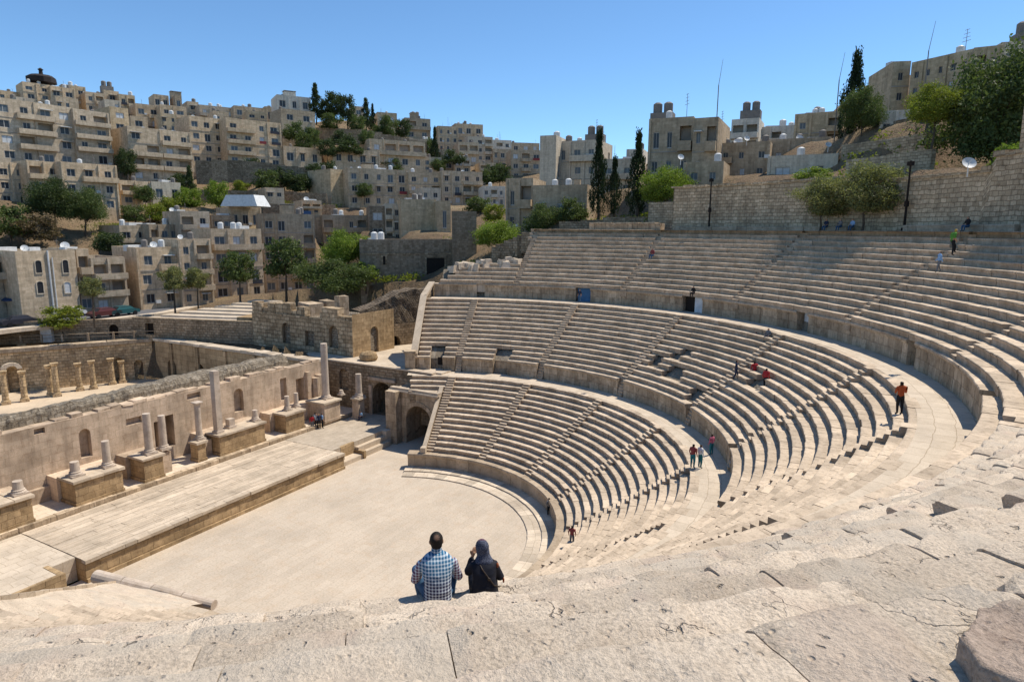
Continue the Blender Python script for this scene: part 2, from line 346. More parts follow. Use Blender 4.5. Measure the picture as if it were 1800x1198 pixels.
# upper tier
hup = (ZT - Z2T)/14
for i in range(14):
    far = 165.2 - 1.1*i - random.uniform(0, .7) if i < 5 else (150.3 if i < 11 else 150.6)
    z = Z2T + hup*i
    near = -32 if i < 9 else (24 + (i - 9)*5.5 + random.uniform(-1, 1))
    split = 34.0
    rr = r_up(i, 90)
    sp = wedges(max(near, split), far, STAIR_UP, rr)
    mb = MB(); dep = .707 if i < 13 else 1.2
    row_mesh(lambda az, i=i: r_up(i, az), z, hup, dep + (.22 if i < 13 else 0), sp, mb, seed=50 + i, worn=.018, blen=(.7, 1.5), zo=lambda az, i=i: zoff(i, az))
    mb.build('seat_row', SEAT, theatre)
    if i < 9:
        mb = MB(); sp = wedges(-33, split, STAIR_UP, rr, .7 if i < 6 else 0.02); dep = (.82 if i < 4 else .97)
        P = [(.06, -.25), (.05, hup*.5), (.0, hup*.8), (.015, hup*.93), (.05, hup*.985), (.10, hup), (.2, hup), (.34, hup), (.5, hup), (.66, hup), (.82, hup), (dep + .14, hup)]
        row_mesh(lambda az, i=i: r_up(i, az), z, hup, dep + .14, sp, mb, seed=70 + i, worn=.028, blen=(.8, 1.9), sub=.10 if i > 3 else .2, fine=True, prof=P, miss=.0 if i > 3 else .02, zo=lambda az, i=i: zoff(i, az))
        mb.build('seat_row', NEAR, theatre)
# stairways (blocks half a row high)
def stairs(az_list, r0, r1, z0, z1, n, w, name, rf=None):
    for s in az_list:
        mb = MB()
        for k in range(n):
            q = r0 + (r1 - r0)*k/n; q2 = r0 + (r1 - r0)*(k + 1)/n; z = z0 + (z1 - z0)*(k + 1)/n; mb.cur = random.random()
            if rf: q = rf(k/n*1.0, s); q2 = rf((k+1)/n*1.0, s)
            c = pol((q + q2)/2 + .15, s, z - .9 + (zoff(min(9, int((z - z0)/hup)), s) if rf else 0)); mb.box(c, (q2 - q + .3, w, .9 + random.uniform(-.01, .01)), rad(s), jit=.008)
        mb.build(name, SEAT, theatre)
stairs([s for s in STAIR_LO if near_end(20) < s], R0 + .55, R1E + .05, ZP, Z1, nlo*2, .80, 'stairway')
stairs(STAIR_LO[:7], R1 + .60, R2E + .05, Z1T, Z2, nmi*2, .80, 'stairway')
stairs(STAIR_LO[:7], R1 - .05, R1 + .62, Z1, Z1T, 6, .66, 'stairway')
def upf(t, s): x = t*14; i = int(x); return r_up(i, s) + (r_up(i+1, s) - r_up(i, s))*(x - i)
for s in STAIR_UP[:5]: stairs([s], 0, 0, Z2T, ZT, 28, .80, 'stairway', upf)
for s in STAIR_UP[5:]:
    def upn(t, s): x = t*10; i = int(x); return r_up(i, s) + (r_up(i+1, s) - r_up(i, s))*(x - i)
    stairs([s], 0, 0, Z2T, Z2T + hup*6, 12, .76, 'stairway', lambda t, s: upn(t*.6, s))
# doors in the upper walkway wall
def door(a0, a1, z, R, h, mat, name, depth=.55):
    mb = MB(); c = pol(R + depth, (a0+a1)/2, z); w = rad(a1 - a0)*R
    mb.box(c, (.06, w*.98, h*.97), rad((a0+a1)/2)); o = mb.build(name, mat, theatre); return o
d = door(134.25, 137.15, Z2, R2, 1.6, BLUEM, 'gate'); d['label'] = 'blue metal gate'
d = door(111.25, 113.3, Z2, R2, 1.6, WHITEM, 'gate'); d['label'] = 'white metal door panel'
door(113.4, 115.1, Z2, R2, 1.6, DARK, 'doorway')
for g in ((156.05, 157.55), (89.85, 91.95), (67.05, 68.85), (44.5, 46.1)):
    dd = door(g[0], g[1], Z2, R2, 1.62, WHITEM if g[0] in (89.85,) else PAR, 'door_panel', .8)
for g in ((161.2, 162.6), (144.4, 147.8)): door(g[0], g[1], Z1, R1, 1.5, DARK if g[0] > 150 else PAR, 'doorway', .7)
# rubble shell that closes the bowl underneath and behind
mb = MB()
prof = [(R0 - .0, -.2), (R0 + .1, ZP - .25), (R0 + .75, ZP - .05), (R1E + .3, Z1 - .45), (R1E + .5, Z1 - .12), (R1 + .6, Z1 - .12), (R1 + .75, Z1T - .3), (R2E + .3, Z2 - .45), (R2E + .5, Z2 - .12), (R2 + .55, Z2 - .12), (R2 + .9, Z2T - .35)]
def shell(a0, a1, topf, lo=0):
    n = int((a1 - a0)/1.5); prev = None
    for k in range(n + 1):
        az = a0 + (a1 - a0)*k/n; t = topf(az)
        pts = prof[lo:] + [(r_up(min(t, 5), az) + .5, Z2T + hup*min(t, 5) - .35), (r_up(t, az) + .9, Z2T + hup*t - .40)]
        cur = [mb.vert(pol(r, az, z)) for r, z in pts]
        if prev:
            for j in range(len(cur) - 1): mb.face((cur[j], prev[j], prev[j+1], cur[j+1]), [(az, j)]*4)
        prev = cur
shell(-36, 150, lambda a: 13 if a > 46 else 8)
shell(150, 156.3, lambda a: 4)
shell(156.3, 165, lambda a: 4, 4)
mb.build('substructure', GREYR, theatre)
# plateau of broken slabs under and around the camera, where the top rows are gone
mb = MB()
zp_ = NEARZ[9]
for k in range(6):
    h = .30
    P = [(.05, -.3), (.03, .06), (.0, .20), (.02, .27), (.07, h)] + [(.07 + .12*j, h) for j in range(1, 10)]
    row_mesh(lambda az, k=k: r_up(9, az) + 1.15*k - .02, zp_ - h - .02 + (.02 if k else 0), h, 1.16, [(-34, 30 - 2*k)], mb, seed=90 + k, worn=.026, blen=(1.1, 2.6), sub=.09, fine=True, prof=P)
mb.build('worn_top_slabs', NEAR, theatre)
# ------------------------------------------------------------------ stage side: (s, n, z) run along / across the stage
UA = rad(138.3); SU = Vector((math.cos(UA), math.sin(UA), 0)); SN = Vector((math.sin(UA), -math.cos(UA), 0))
MB.rot = UA
RZS = UA                                  # rotation that lines a box's x axis up with s
def SP(s, n, z): return SU*s + SN*n + Vector((0, 0, z))
def onN(px, py, n):
    r = ray(px, py); t = (n - CAM.dot(SN))/r.dot(SN); p = CAM + r*t; return p.dot(SU), p.z
def onS(px, py, s):
    r = ray(px, py); t = (s - CAM.dot(SU))/r.dot(SU); p = CAM + r*t; return p.dot(SN), p.z
def sbox(mb, s0, s1, n0, n1, z0, z1, **k):
    mb.cur = random.random(); c = SP((s0+s1)/2, (n0+n1)/2, z0); mb.box(c, (abs(s1-s0), abs(n1-n0), z1-z0), RZS, **k)
def wall(mb, o, du, w, z0, z1, holes=(), reveal=.25, back=None, mi=0, top=0.0, back_mi=None, inn=None):
    """facade with real openings: o origin (at z=0 level), du unit vector along, holes (u0,u1,z0,z1,arched)"""
    o = Vector(o); o.z = 0; du = Vector(du); inn = inn or Vector((-du.y, du.x, 0))
    us = sorted(set([0, w] + [h[0] for h in holes] + [h[1] for h in holes])); zs = sorted(set([z0, z1] + [h[2] for h in holes] + [h[3] for h in holes]))
    def P(u, z, dd=0): return o + du*u + inn*dd + Vector((0, 0, z))
    uo = random.uniform(0, 9)
    def Q(u0_, z0_, u1_, z1_):
        mb.poly([P(u0_, z0_), P(u1_, z0_), P(u1_, z1_), P(u0_, z1_)], [(u0_+uo, z0_), (u1_+uo, z0_), (u1_+uo, z1_), (u0_+uo, z1_)], mi)
    for i in range(len(us) - 1):
        for j in range(len(zs) - 1):
            cu, cz = (us[i]+us[i+1])/2, (zs[j]+zs[j+1])/2
            if us[i+1]-us[i] < 1e-5 or zs[j+1]-zs[j] < 1e-5: continue
            if not any(h[0] < cu < h[1] and h[2] < cz < h[3] for h in holes): Q(us[i], zs[j], us[i+1], zs[j+1])
    for h in holes:
        u0, u1, a, b = h[:4]; arch = len(h) > 4 and h[4]; rv = h[5] if len(h) > 5 else reveal
        R = (u1 - u0)/2; spring = max(a, b - R) if arch else b; cu = (u0+u1)/2; k = 8
        outline = [(u0, a), (u1, a), (u1, spring)]
        if arch:
            rr = (b - spring)
            arcp = [(cu + R*math.cos(math.pi*q/k), spring + rr*math.sin(math.pi*q/k)) for q in range(k + 1)]
            for q in range(k):
                (ua, za), (ub, zb) = arcp[q], arcp[q+1]
                mb.poly([P(ua, za), P(ua, b), P(ub, b), P(ub, zb)], [(ua+uo, za), (ua+uo, b), (ub+uo, b), (ub+uo, zb)], mi)
            outline = [(u0, a), (u1, a)] + arcp
        else: outline += [(u0, b)]
        for q in range(len(outline)):
            (ua, za), (ub, zb) = outline[q], outline[(q+1) % len(outline)]
            if abs(ua-ub) + abs(za-zb) < 1e-5: continue
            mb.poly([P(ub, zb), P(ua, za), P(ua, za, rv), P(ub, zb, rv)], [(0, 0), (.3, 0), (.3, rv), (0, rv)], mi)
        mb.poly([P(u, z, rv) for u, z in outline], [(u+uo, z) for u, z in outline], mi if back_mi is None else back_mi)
def coarse_top(mb, o, du, w, z, thick, hgt=.35, step=.8, inn=None, miss=.35):
    o = Vector(o); inn = inn or Vector((-du.y, du.x, 0)); u = 0; rz = math.atan2(du.y, du.x)
    while u < w - .2:
        L = min(random.uniform(.6, 1.3)*step, w - u)
        if random.random() > miss:
            mb.cur = random.random(); c = o + du*(u + L/2) + inn*(thick*random.uniform(.42, .56)); c.z = z - .02
            mb.box(c, (L*.96, thick*random.uniform(.7, .98), hgt*random.uniform(.35, 1.1)), rz, jit=.04)
        u += L
def disc_floor(name, mat, pts, z, step, kind='structure', jig=0.0):
    mb = MB(); xs = [p[0] for p in pts]; ys = [p[1] for p in pts]
    mb.poly([SP(p[0], p[1], z) for p in pts], [(p[0], p[1]) for p in pts]); o = mb.build(name, mat); tag(o, kind=kind); return o
# orchestra floor (pavement) and the two shallow rings in front of the podium
mb = MB(); mb.poly([SP(-30, -12.2, 0), SP(30, -12.2, 0), SP(30, 16, 0), SP(-30, 16, 0)], [(-30, -12), (30, -12), (30, 16), (-30, 16)])
ORCH = stone('orchestra_paving', (.55, .46, .36), stain=(.52, .39, .27), stain_amt=.45, bump=.2, nscale=.8, brick=(1.25, .62, .014, .05), mortar_dark=.84, big=.13, streak=False)
tag(mb.build('orchestra_floor', ORCH), kind='structure')
mb = MB()
for r0, z, a1 in ((R0 - 2.35, .10, 166), (R0 - 1.25, .21, 166)):
    row_mesh(const(r0), z - .10, .105, 1.2, [(-30, a1)], mb, blen=(.8, 1.3), worn=.004, sub=.5, prof=[(.03, 0), (.0, .04), (.0, .09), (.03, .105), (.6, .105), (1.35, .105)])
rg = mb.build('orchestra_step', WALK); tag(rg, 'shallow curved stone steps ringing the orchestra floor below the podium wall', 'step')
# stage platform
STG = 1.54
stage = empty('stage_platform', SP(-2, -15, 0), 'long raised stone stage platform with golden block front wall beside the orchestra', 'stage')
STAGEM = stone('stage_boards_stone', (.57, .465, .35), stain=(.36, .275, .19), stain_amt=.45, bump=.5, nscale=1.6, blockvar=.16, brick=(4.2, .62, .022, .10), mortar_dark=.55, streak=False)
mb = MB()
for (a, b, c, d) in ((-14.3, 9.3, -19.45, -11.7),):
    n = -19.45; k = 0
    while n < -11.9:
        w = min(random.uniform(.45, .75), -11.75 - n); u = a
        while u < b - .05:
            L = min(random.uniform(1.6, 4.0), b - u); mb.cur = random.random(); sbox(mb, u + .006, u + L - .006, n + .008, n + w - .008, STG - .3, STG + random.uniform(-.018, .012)); u += L
        n += w
mb.build('stage_floor', STAGEM, stage)
mb = MB(); u = -14.35                       # coping of the front
while u < 9.3:
    L = min(random.uniform(.8, 1.7), 9.35 - u); mb.cur = random.random(); sbox(mb, u + .008, u + L - .008, -11.85, -11.38 + random.uniform(-.03, .03), STG - .20, STG + random.uniform(.01, .04), jit=.012); u += L
mb.build('coping', SLAB, stage)
mb = MB(); wall(mb, SP(9.3, -11.55, 0), -SU, 23.6, -.1, STG - .18, inn=-SN)
wall(mb, SP(-14.3, -11.55, 0), -SN, 1.2, -.1, STG - .05, inn=SU); wall(mb, SP(9.3, -14, 0), SN, 2.45, -.1, STG - .02, inn=-SU)
sbox(mb, -14.3, 9.3, -11.56, -11.40, -.1, .26); sbox(mb, -14.3, 9.3, -11.56, -11.44, STG - .34, STG - .2)
mb.build('front_wall', GOLD, stage)
# terraces at both ends of the stage
ter = empty('side_terrace', SP(15, -15, 0), 'paved terrace with corner steps between the stage and the arched side gate', 'terrace')
mb = MB(); sbox(mb, 9.32, 21.2, -19.45, -13.0, -.1, STG + .012); sbox(mb, 16.6, 20, -13.0, -12.45, -.1, STG + .012); mb.build('paving', WALK, ter)
for k, (n1, zz) in enumerate(((-12.5, 1.03), (-12.0, .52))):
    mb = MB(); sbox(mb, 12.4, 16.6, -13.0, n1, -.1, zz, jit=.01); mb.build('step', SLAB, ter)
mb = MB(); sbox(mb, 9.34, 12.35, -13.0, -11.9, -.1, .42, jit=.01); sbox(mb, 9.34, 10.3, -13.0, -12.4, .42, .9, jit=.01); mb.build('landing', SLAB, ter)
mb = MB(); sbox(mb, 10.4, 12.3, -13.25, -12.98, -.1, STG + .03, jit=.01); sbox(mb, 12.3, 12.6, -13.2, -11.7, -.1, STG*.5, jit=.01); mb.build('kerb_block', GOLD, ter)
ter = empty('near_terrace', SP(-22, -15, 0), 'paved low terrace at the near end of the stage beside the notched wall', 'terrace')
mb = MB(); sbox(mb, -34, -15.9, -19.45, -11.1, -.1, STG - .012); sbox(mb, -15.89, -14.33, -19.45, -12.6, -.1, STG - .05); mb.build('paving', WALK, ter)
mb = MB(); sbox(mb, -34, -15.8, -11.15, -10.85, -.1, STG + .03, jit=.02); sbox(mb, -16.1, -15.8, -12.9, -10.9, -.1, STG + .02, jit=.02); mb.build('edge_wall', GOLD, ter)
# curb strip behind the stage and floor between the pedestals
back = empty('stage_back_wall', SP(0, -24, 0), 'long pinkish ashlar back wall of the stage with niches and doorways', 'wall')
mb = MB(); u = -24.0
while u < 18.4:
    L = min(random.uniform(.8, 1.6), 18.5 - u); mb.cur = random.random(); sbox(mb, u + .008, u + L - .008, -19.95, -19.45 + random.uniform(-.03, .03), 1.2, 1.90 + random.uniform(-.02, .02), jit=.012); u += L
mb.build('kerb', PAR, back)
mb = MB(); sbox(mb, -24, 20.9, -23.4, -19.9, 1.0, 1.86); mb.build('floor', WALK, back)
WN = -23.3; W0, W1 = -24.0, 18.2
def hN(x0, x1, y0, y1, arched=False, rv=.45, n=WN):
    a = onN(x0, y1, n); b = onN(x1, y1, n); zt = onN((x0+x1)/2, y0, n)[1]; zb = onN((x0+x1)/2, y1, n)[1]
    u0, u1 = W1 - b[0], W1 - a[0]; return (u0, u1, zb, zt, arched, rv)
holes = [hN(142.5, 163.5, 752, 803, True, .55), hN(412.5, 429.5, 682, 723, True, .55), hN(292, 309, 728, 784, False, 1.1), hN(274, 281, 740, 786, False, 1.1),
         hN(222, 250, 733, 745, False, .35), hN(329, 353, 690, 700, False, .35), hN(494, 505, 664, 703, False, .4), hN(522, 536, 664, 708, False, .9), hN(60, 80, 752, 762, False, .4)]
ztop = lambda s: 7.95
mb = MB(); wall(mb, SP(W1, WN, 0), -SU, W1 - W0, 1.5, 7.75, holes, inn=-SN); 
mb.quad(SP(W1, WN, 7.75), SP(W1, WN - 1.1, 7.75), SP(W0, WN - 1.1, 7.75), SP(W0, WN, 7.75))
mb.build('ashlar_face', PINK, back)
mb = MB(); coarse_top(mb, SP(W1, WN, 0), -SU, W1 - W0, 7.75, 1.0, .30, 1.0, inn=-SN, miss=.25); mb.build('top_course', PINK, back)
mb = MB()                                   # grey rubble core standing behind and above the ashlar face
n_ = 150
prof_c = [(WN - .9, 7.4), (WN - .95, 8.35), (WN - 1.25, 8.75), (WN - 2.0, 8.95), (WN - 2.9, 8.8), (WN - 3.25, 8.2), (WN - 3.4, 1.2)]
prev = None
for k in range(n_ + 1):
    s = W0 + (14.6 - W0)*k/n_; cur = []
    for j, (n, z) in enumerate(prof_c):
        p = SP(s, n, z); e = fnz(p, .9, 4); e2 = fnz(p, 2.7, 8)
        if 0 < j < 6: p += Vector((0, 0, .17*e + .10*e2)) + SN*(.16*e2)
        if s < 3 and j in (3, 4): p.z -= .35*sstep((3 - s)/12)
        cur.append(mb.vert(p))
    if prev:
        for j in range(len(cur) - 1): mb.face((prev[j], cur[j], cur[j+1], prev[j+1]), [((s-.3), j*.6), (s, j*.6), (s, j*.6+.6), (s-.3, j*.6+.6)])
    prev = cur
mb.face(prev[::-1]); mb.build('rubble_core', GREYR, back)
mb = MB(); sbox(mb, 17.4, 18.2, -24.2, -22.6, 1.5, 6.3); sbox(mb, 15.9, 16.5, -23.8, -22.9, 1.5, 6.9); mb.ring([(.45, 0), (.42, 4.2)], SP(17.1, -22.9, 1.9), 12); mb.build('end_pilaster', PINK, back)
# podium strip along the wall behind the pedestals
mb = MB()
for a, b in ((-24, -13.1), (-10.6, -6.2), (-5.3, -2.6), (1.6, 8.1), (9.6, 18.2)): sbox(mb, a, b, -23.32, -21.9, 1.8, 3.78 + random.uniform(-.03, .03))
sbox(mb, -13.1, -10.6, -23.32, -22.9, 1.8, 3.0)
mb.build('wall_podium', PINK, back)
# pedestals, each with base, body and cornice
def pedestal(label, s0, s1, n0, n1, z0, z1, mat=GOLD, group='column pedestals along the stage'):
    r = empty('pedestal', SP((s0+s1)/2, (n0+n1)/2, z0), label, 'pedestal', group)
    mb = MB(); sbox(mb, s0, s1, n0, n1, z0 - .05, z0 + .22); mb.build('base', mat, r)
    mb = MB(); h = z1 - .18 - (z0 + .22)
    a, b, c, d = s0 + .07, s1 - .07, n0 + .07, n1 - .07
    wall(mb, SP(b, d, 0), -SU, b - a, z0 + .22, z0 + .22 + h, inn=-SN); wall(mb, SP(a, d, 0), -SN, d - c, z0 + .22, z0 + .22 + h, inn=SU); wall(mb, SP(b, c, 0), SN, d - c, z0 + .22, z0 + .22 + h, inn=-SU)
    mb.build('body', mat, r)
    mb = MB(); u = s0 - .1
    while u < s1 + .08:
        L = min(random.uniform(.7, 1.3), s1 + .1 - u)
        if s1 + .1 - u - L < .3: L = s1 + .1 - u
        mb.cur = random.random(); sbox(mb, u + .004, u + L - .004, n0 - .02, n1 + .10, z1 - .19, z1 + random.uniform(-.015, .015), jit=.014); u += L
    mb.build('cornice', SLAB, r)
PED = [('broad column pedestal at the left edge carrying a short column stump', -17.5, -13.2, -21.9, -19.75, 3.9),
       ('long pedestal of golden blocks carrying two unequal column stumps', -10.45, -6.75, -21.9, -19.75, 3.88),
       ('short double pedestal carrying the pair of columns by the doorway', -5.05, -3.25, -21.9, -19.85, 3.92),
       ('slim square pedestal under the single column with a capital', .2, 1.15, -21.5, -20.35, 3.72),
       ('long weathered pedestal carrying the tall square pillar', 2.25, 7.5, -21.9, -20.05, 3.88),
       ('pedestal carrying two low column stumps beside the visitors', 10.1, 12.7, -21.9, -20.1, 3.87),
       ('large corner pedestal carrying the tallest round column', 14.7, 17.2, -22.0, -19.3, 4.1),
       ('pedestal against the gate wall carrying a single smooth column', 18.5, 19.6, -19.0, -17.9, 3.95)]
for q in PED: pedestal(q[0], q[1], q[2], q[3], q[4], 1.9 if q[1] < 18 else 1.55, q[5], mat=(PINK if q[1] > 14 else GOLD))
mb = MB(); sbox(mb, -3.2, -2.2, -21.9, -20.5, 1.86, 3.7); sbox(mb, 1.2, 2.2, -21.9, -21.1, 1.86, 3.4); tag(mb.build('stone_block', PINK), 'set-back stone blocks between the pedestals beside the central doorway', 'block')
# columns: foot pixel, top pixel row, radius, foot level, square?, capital?
def up_z(px, py, z, ytop):
    p = atz(px, py, z); best = min((abs(pix(p + Vector((0, 0, k*.05)))[1] - ytop), k) for k in range(1, 200)); return best[1]*.05
def pix(p):
    d = Vector(p) - CAM; w = d.dot(FW); return CW/2 + CF*d.dot(RT)/w, CHH/2 - CF*d.dot(UP)/w
COLS = [((33, 868), 845, .34, 3.9, 0, 0, 'low round column stump on the broad pedestal at the left edge', 'column stumps'),
        ((133, 836), 811, .34, 3.88, 0, 0, 'shorter of the two round column stumps on the long pedestal', 'column stumps'),
        ((189, 820), 774, .31, 3.88, 0, 0, 'taller of the two round column stumps on the long pedestal', 'column stumps'),
        ((263, 797), 726, .33, 3.92, 0, 0, 'left column of the pair beside the stage doorway', 'standing columns'),
        ((288, 789), 730, .31, 3.92, 0, 0, 'right column of the pair beside the stage doorway', 'standing columns'),
        ((351, 772), 706, .28, 3.72, 0, 1, 'slim column topped by a small capital on the square pedestal', 'standing columns'),
        ((384, 760), 651, .33, 3.88, 1, 0, 'tall pale square pillar on the long weathered pedestal', 'standing columns'),
        ((405, 751), 735, .34, 3.88, 1, 0, 'cubic stone stump standing right of the tall square pillar', 'column stumps'),
        ((449, 739), 720, .27, 3.88, 0, 0, 'small pale column stump near the right end of the weathered pedestal', 'column stumps'),
        ((505, 721), 696, .27, 3.87, 0, 0, 'left one of two thin column stumps beside the visitors', 'column stumps'),
        ((521, 715), 690, .25, 3.87, 0, 0, 'right one of two thin column stumps beside the visitors', 'column stumps'),
        ((573, 700), 603, .40, 4.1, 0, 0, 'tallest round grey column on the corner pedestal', 'standing columns'),
        ((631, 697), 657, .36, 3.95, 0, 0, 'smooth round column in front of the side gate wall', 'standing columns'),
        ((600, 694), 685, .22, 4.1, 0, 0, 'tiny column base left of the smooth column at the gate wall', 'column stumps'),
        ((83, 858), 786, .30, 2.0, 1, 0, 'tall stone door jamb standing beside the long pedestal', 'standing columns')]
for (fx, fy), ty, r, z0, sq, cap, lab, grp in COLS:
    p = atz(fx, fy, z0); h = up_z(fx, fy, z0, ty); c = empty('column', p, lab, 'column', grp)
    if sq:
        mb = MB(); mb.box(p, (r*2.3, r*2.3, .22), RZS); mb.build('base', COLM, c)
        mb = MB(); z = p.z + .2
        while z < p.z + h - .05:
            L = min(random.uniform(.8, 1.5), p.z + h - z); mb.cur = random.random(); mb.box((p.x, p.y, z), (r*1.75, r*1.75, L - .01), RZS, jit=.012); z += L
        mb.build('shaft', COLM, c)
    else:
        mb = MB(); mb.box(p, (r*2.9, r*2.9, .14), RZS); mb.ring([(r*1.4, .14), (r*1.45, .2), (r*1.3, .27), (r*1.15, .31), (r*1.25, .37), (r*1.05, .43)], p, 20); mb.build('base', COLM, c)
        mb = MB(); pr = [(r*1.02, .43)]; k = max(2, int(h/.5))
        for i in range(1, k + 1): pr.append((r*(1 - .10*i/k), .43 + (h - .43 - (.32 if cap else 0))*i/k))
        mb.ring(pr, p, 20, jit=.012); mb.build('shaft', COLM, c, smooth=False)
        if cap:
            mb = MB(); mb.ring([(r*.92, h - .32), (r*1.02, h - .26), (r*1.0, h - .22), (r*1.25, h - .1), (r*1.3, h - .06)], p, 20); mb.box(p + Vector((0, 0, h - .06)), (r*2.7, r*2.7, .08), RZS); mb.build('capital', COLM, c)
# ---- side gate wall (s = 21) with the arched passage, roof terrace behind it
gate = empty('side_gate', SP(21, -17, 0), 'brown stone gate building with an arched doorway and flat paved roof', 'gate building')
GS = 21.0
def hS(x0, x1, y0, y1, arched, rv, s=GS, nr=-9.5):
    a = onS(x0, y1, s)[0]; b = onS(x1, y1, s)[0]; return (nr - b, nr - a, onS((x0+x1)/2, y1, s)[1], onS((x0+x1)/2, y0, s)[1], arched, rv)
mb = MB(); hs_ = [hS(597, 613, 648, 684, True, .4), (lambda h: (h[0], h[1], 1.54, h[3], True, 4.0))(hS(656, 691, 672, 726, True, 2.5))]
wall(mb, SP(GS, -9.5, 0), -SN, 15.3, 1.3, 7.2, hs_, inn=SU); mb.build('wall', BROWNW, gate)
mb = MB(); h = hs_[1]; a, b = -9.5 - h[1], -9.5 - h[0]
sbox(mb, GS - .18, GS + .05, a - .42, a - .02, 1.54, h[3] - .5); sbox(mb, GS - .18, GS + .05, b + .02, b + .42, 1.54, h[3] - .5); sbox(mb, GS - .22, GS + .05, a - .5, b + .5, h[3] + .15, h[3] + .5); mb.build('door_surround', PINK, gate)
mb = MB(); sbox(mb, GS - .12, GS + .7, -24.8, -9.5, 7.2, 7.38, jit=.02); mb.build('cornice', SLAB, gate)
mb = MB(); sbox(mb, GS + .7, 46, -30, -8.8, 7.0, 7.26); sbox(mb, GS + .05, GS + .7, -24.8, -9.5, 6.9, 7.22); mb.build('roof_paving', WALK, gate)
mb = MB(); wall(mb, SP(18.2, -24.9, 0), SU, 2.9, 1.5, 7.2, [(.9, 1.7, 2.5, 5.6, True, .5)], inn=-SN); mb.build('return_wall', PINK, gate)
b1 = atz(648, 632, 7.3); mb = MB(); mb.ring([(1.0, 0), (1.15, .3), (1.05, .75), (.7, .95)], b1, 14, jit=.12); tag(mb.build('stone_drum', GOLD), 'squat brown stone drum lying on the flat roof of the gate building', 'stone')
# ---- vaulted side entrance beside the lower seats
ent = empty('vaulted_entrance', SP(18.4, -9.5, 0), 'vaulted side entrance arch under the lowest left seats of the theatre', 'archway')
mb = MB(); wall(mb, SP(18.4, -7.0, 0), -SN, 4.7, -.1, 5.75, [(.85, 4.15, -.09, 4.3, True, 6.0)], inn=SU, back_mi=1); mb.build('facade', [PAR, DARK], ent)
mb = MB(); k = 13; cn = -9.5; Rr = 1.65
for q in range(k):
    a0 = math.pi*q/k; a1 = math.pi*(q+1)/k; P = []
    for rr, aa in ((Rr, a0), (Rr + .42, a0), (Rr + .42, a1), (Rr, a1)): P.append((cn + rr*math.cos(aa), 2.65 + rr*math.sin(aa)))
    mb.cur = random.random(); A = [SP(18.4 - .07, n, z) for n, z in P]; B = [SP(18.4, n, z) for n, z in P]
    mb.poly(A); [mb.quad(A[i], A[(i+1) % 4], B[(i+1) % 4], B[i]) for i in range(4)]
mb.build('arch_ring', PAR, ent)
mb = MB(); sbox(mb, 18.3, 18.9, -13.2, -6.9, 5.73, 5.98, jit=.01); sbox(mb, 18.12, 18.4, -13.3, -6.9, 5.6, 5.75, jit=.01); mb.build('cornice', SLAB, ent)
mb = MB(); sbox(mb, 17.4, 20.4, -13.1, -11.7, -.1, 5.72); sbox(mb, 20.4, 24, -13.1, -11.9, 1, 5.7); mb.build('corner_pier', PAR, ent)
mb = MB()                                 # sloping coping beside the stairs; sides coloured browner to stand in for shade
A0, A1 = pol(14.5, 159.3, 1.9), pol(21.4, 159.1, 6.35)
d_ = (A1 - A0); t_ = Vector((-d_.y, d_.x, 0))  .normalized()*.21
for w_, zt in ((1.0, 0.0),):
    P = [A0 + t_, A0 - t_, A1 - t_, A1 + t_]; Bm = [Vector((p.x, p.y, max(-.1, p.z - 1.0))) for p in P]
    mb.quad(*P); mb.quad(Bm[3], Bm[2], Bm[1], Bm[0], mi=1); mb.quad(P[0], P[3], Bm[3], Bm[0], mi=1); mb.quad(P[2], P[1], Bm[1], Bm[2], mi=1); mb.quad(P[1], P[0], Bm[0], Bm[1], mi=1); mb.quad(P[3], P[2], Bm[2], Bm[3], mi=1)
mb.box(A0 + Vector((.2, -.07, -2.0)), (.6, .5, 2.15), rad(159)); mb.build('sloping_coping', [SLAB, BROWNW], ent)
mb = MB(); n = 8                            # inner wall of the passage under the stairs
for q in range(n):
    ra, rb = 14.4 + 7.6*q/n, 14.4 + 7.6*(q+1)/n; za, zb_ = max(.5, ZP + .64*(ra - 14.9) - .5), max(.5, ZP + .64*(rb - 14.9) - .5); mb.quad(pol(rb, 156.2, -.1), pol(ra, 156.2, -.1), pol(ra, 156.2, za), pol(rb, 156.2, zb_))
mb.build('passage_wall', BROWNW, ent)
mb = MB()                                  # masonry under the topmost short rows, up to the walkway
def prism(mb, pts, z0, z1):
    T = [Vector((p[0], p[1], z1)) for p in pts]; Bt = [Vector((p[0], p[1], z0)) for p in pts]; mb.poly(T); n = len(pts)
    for i in range(n): mb.quad(T[i], Bt[i], Bt[(i+1) % n], T[(i+1) % n])
for i in range(4):
    r0 = R0 + .55 + dlo*(nlo - 4 + i); prism(mb, [pol(r0 + .05, 158, 0), pol(R1 + .3, 158, 0), pol(R1 + .3, 168.4, 0), pol(r0 + .05, 168.2, 0)], 4.7, ZP + hlo*(nlo - 4 + i) - .01)
mb.build('masonry', BROWNW, ent)
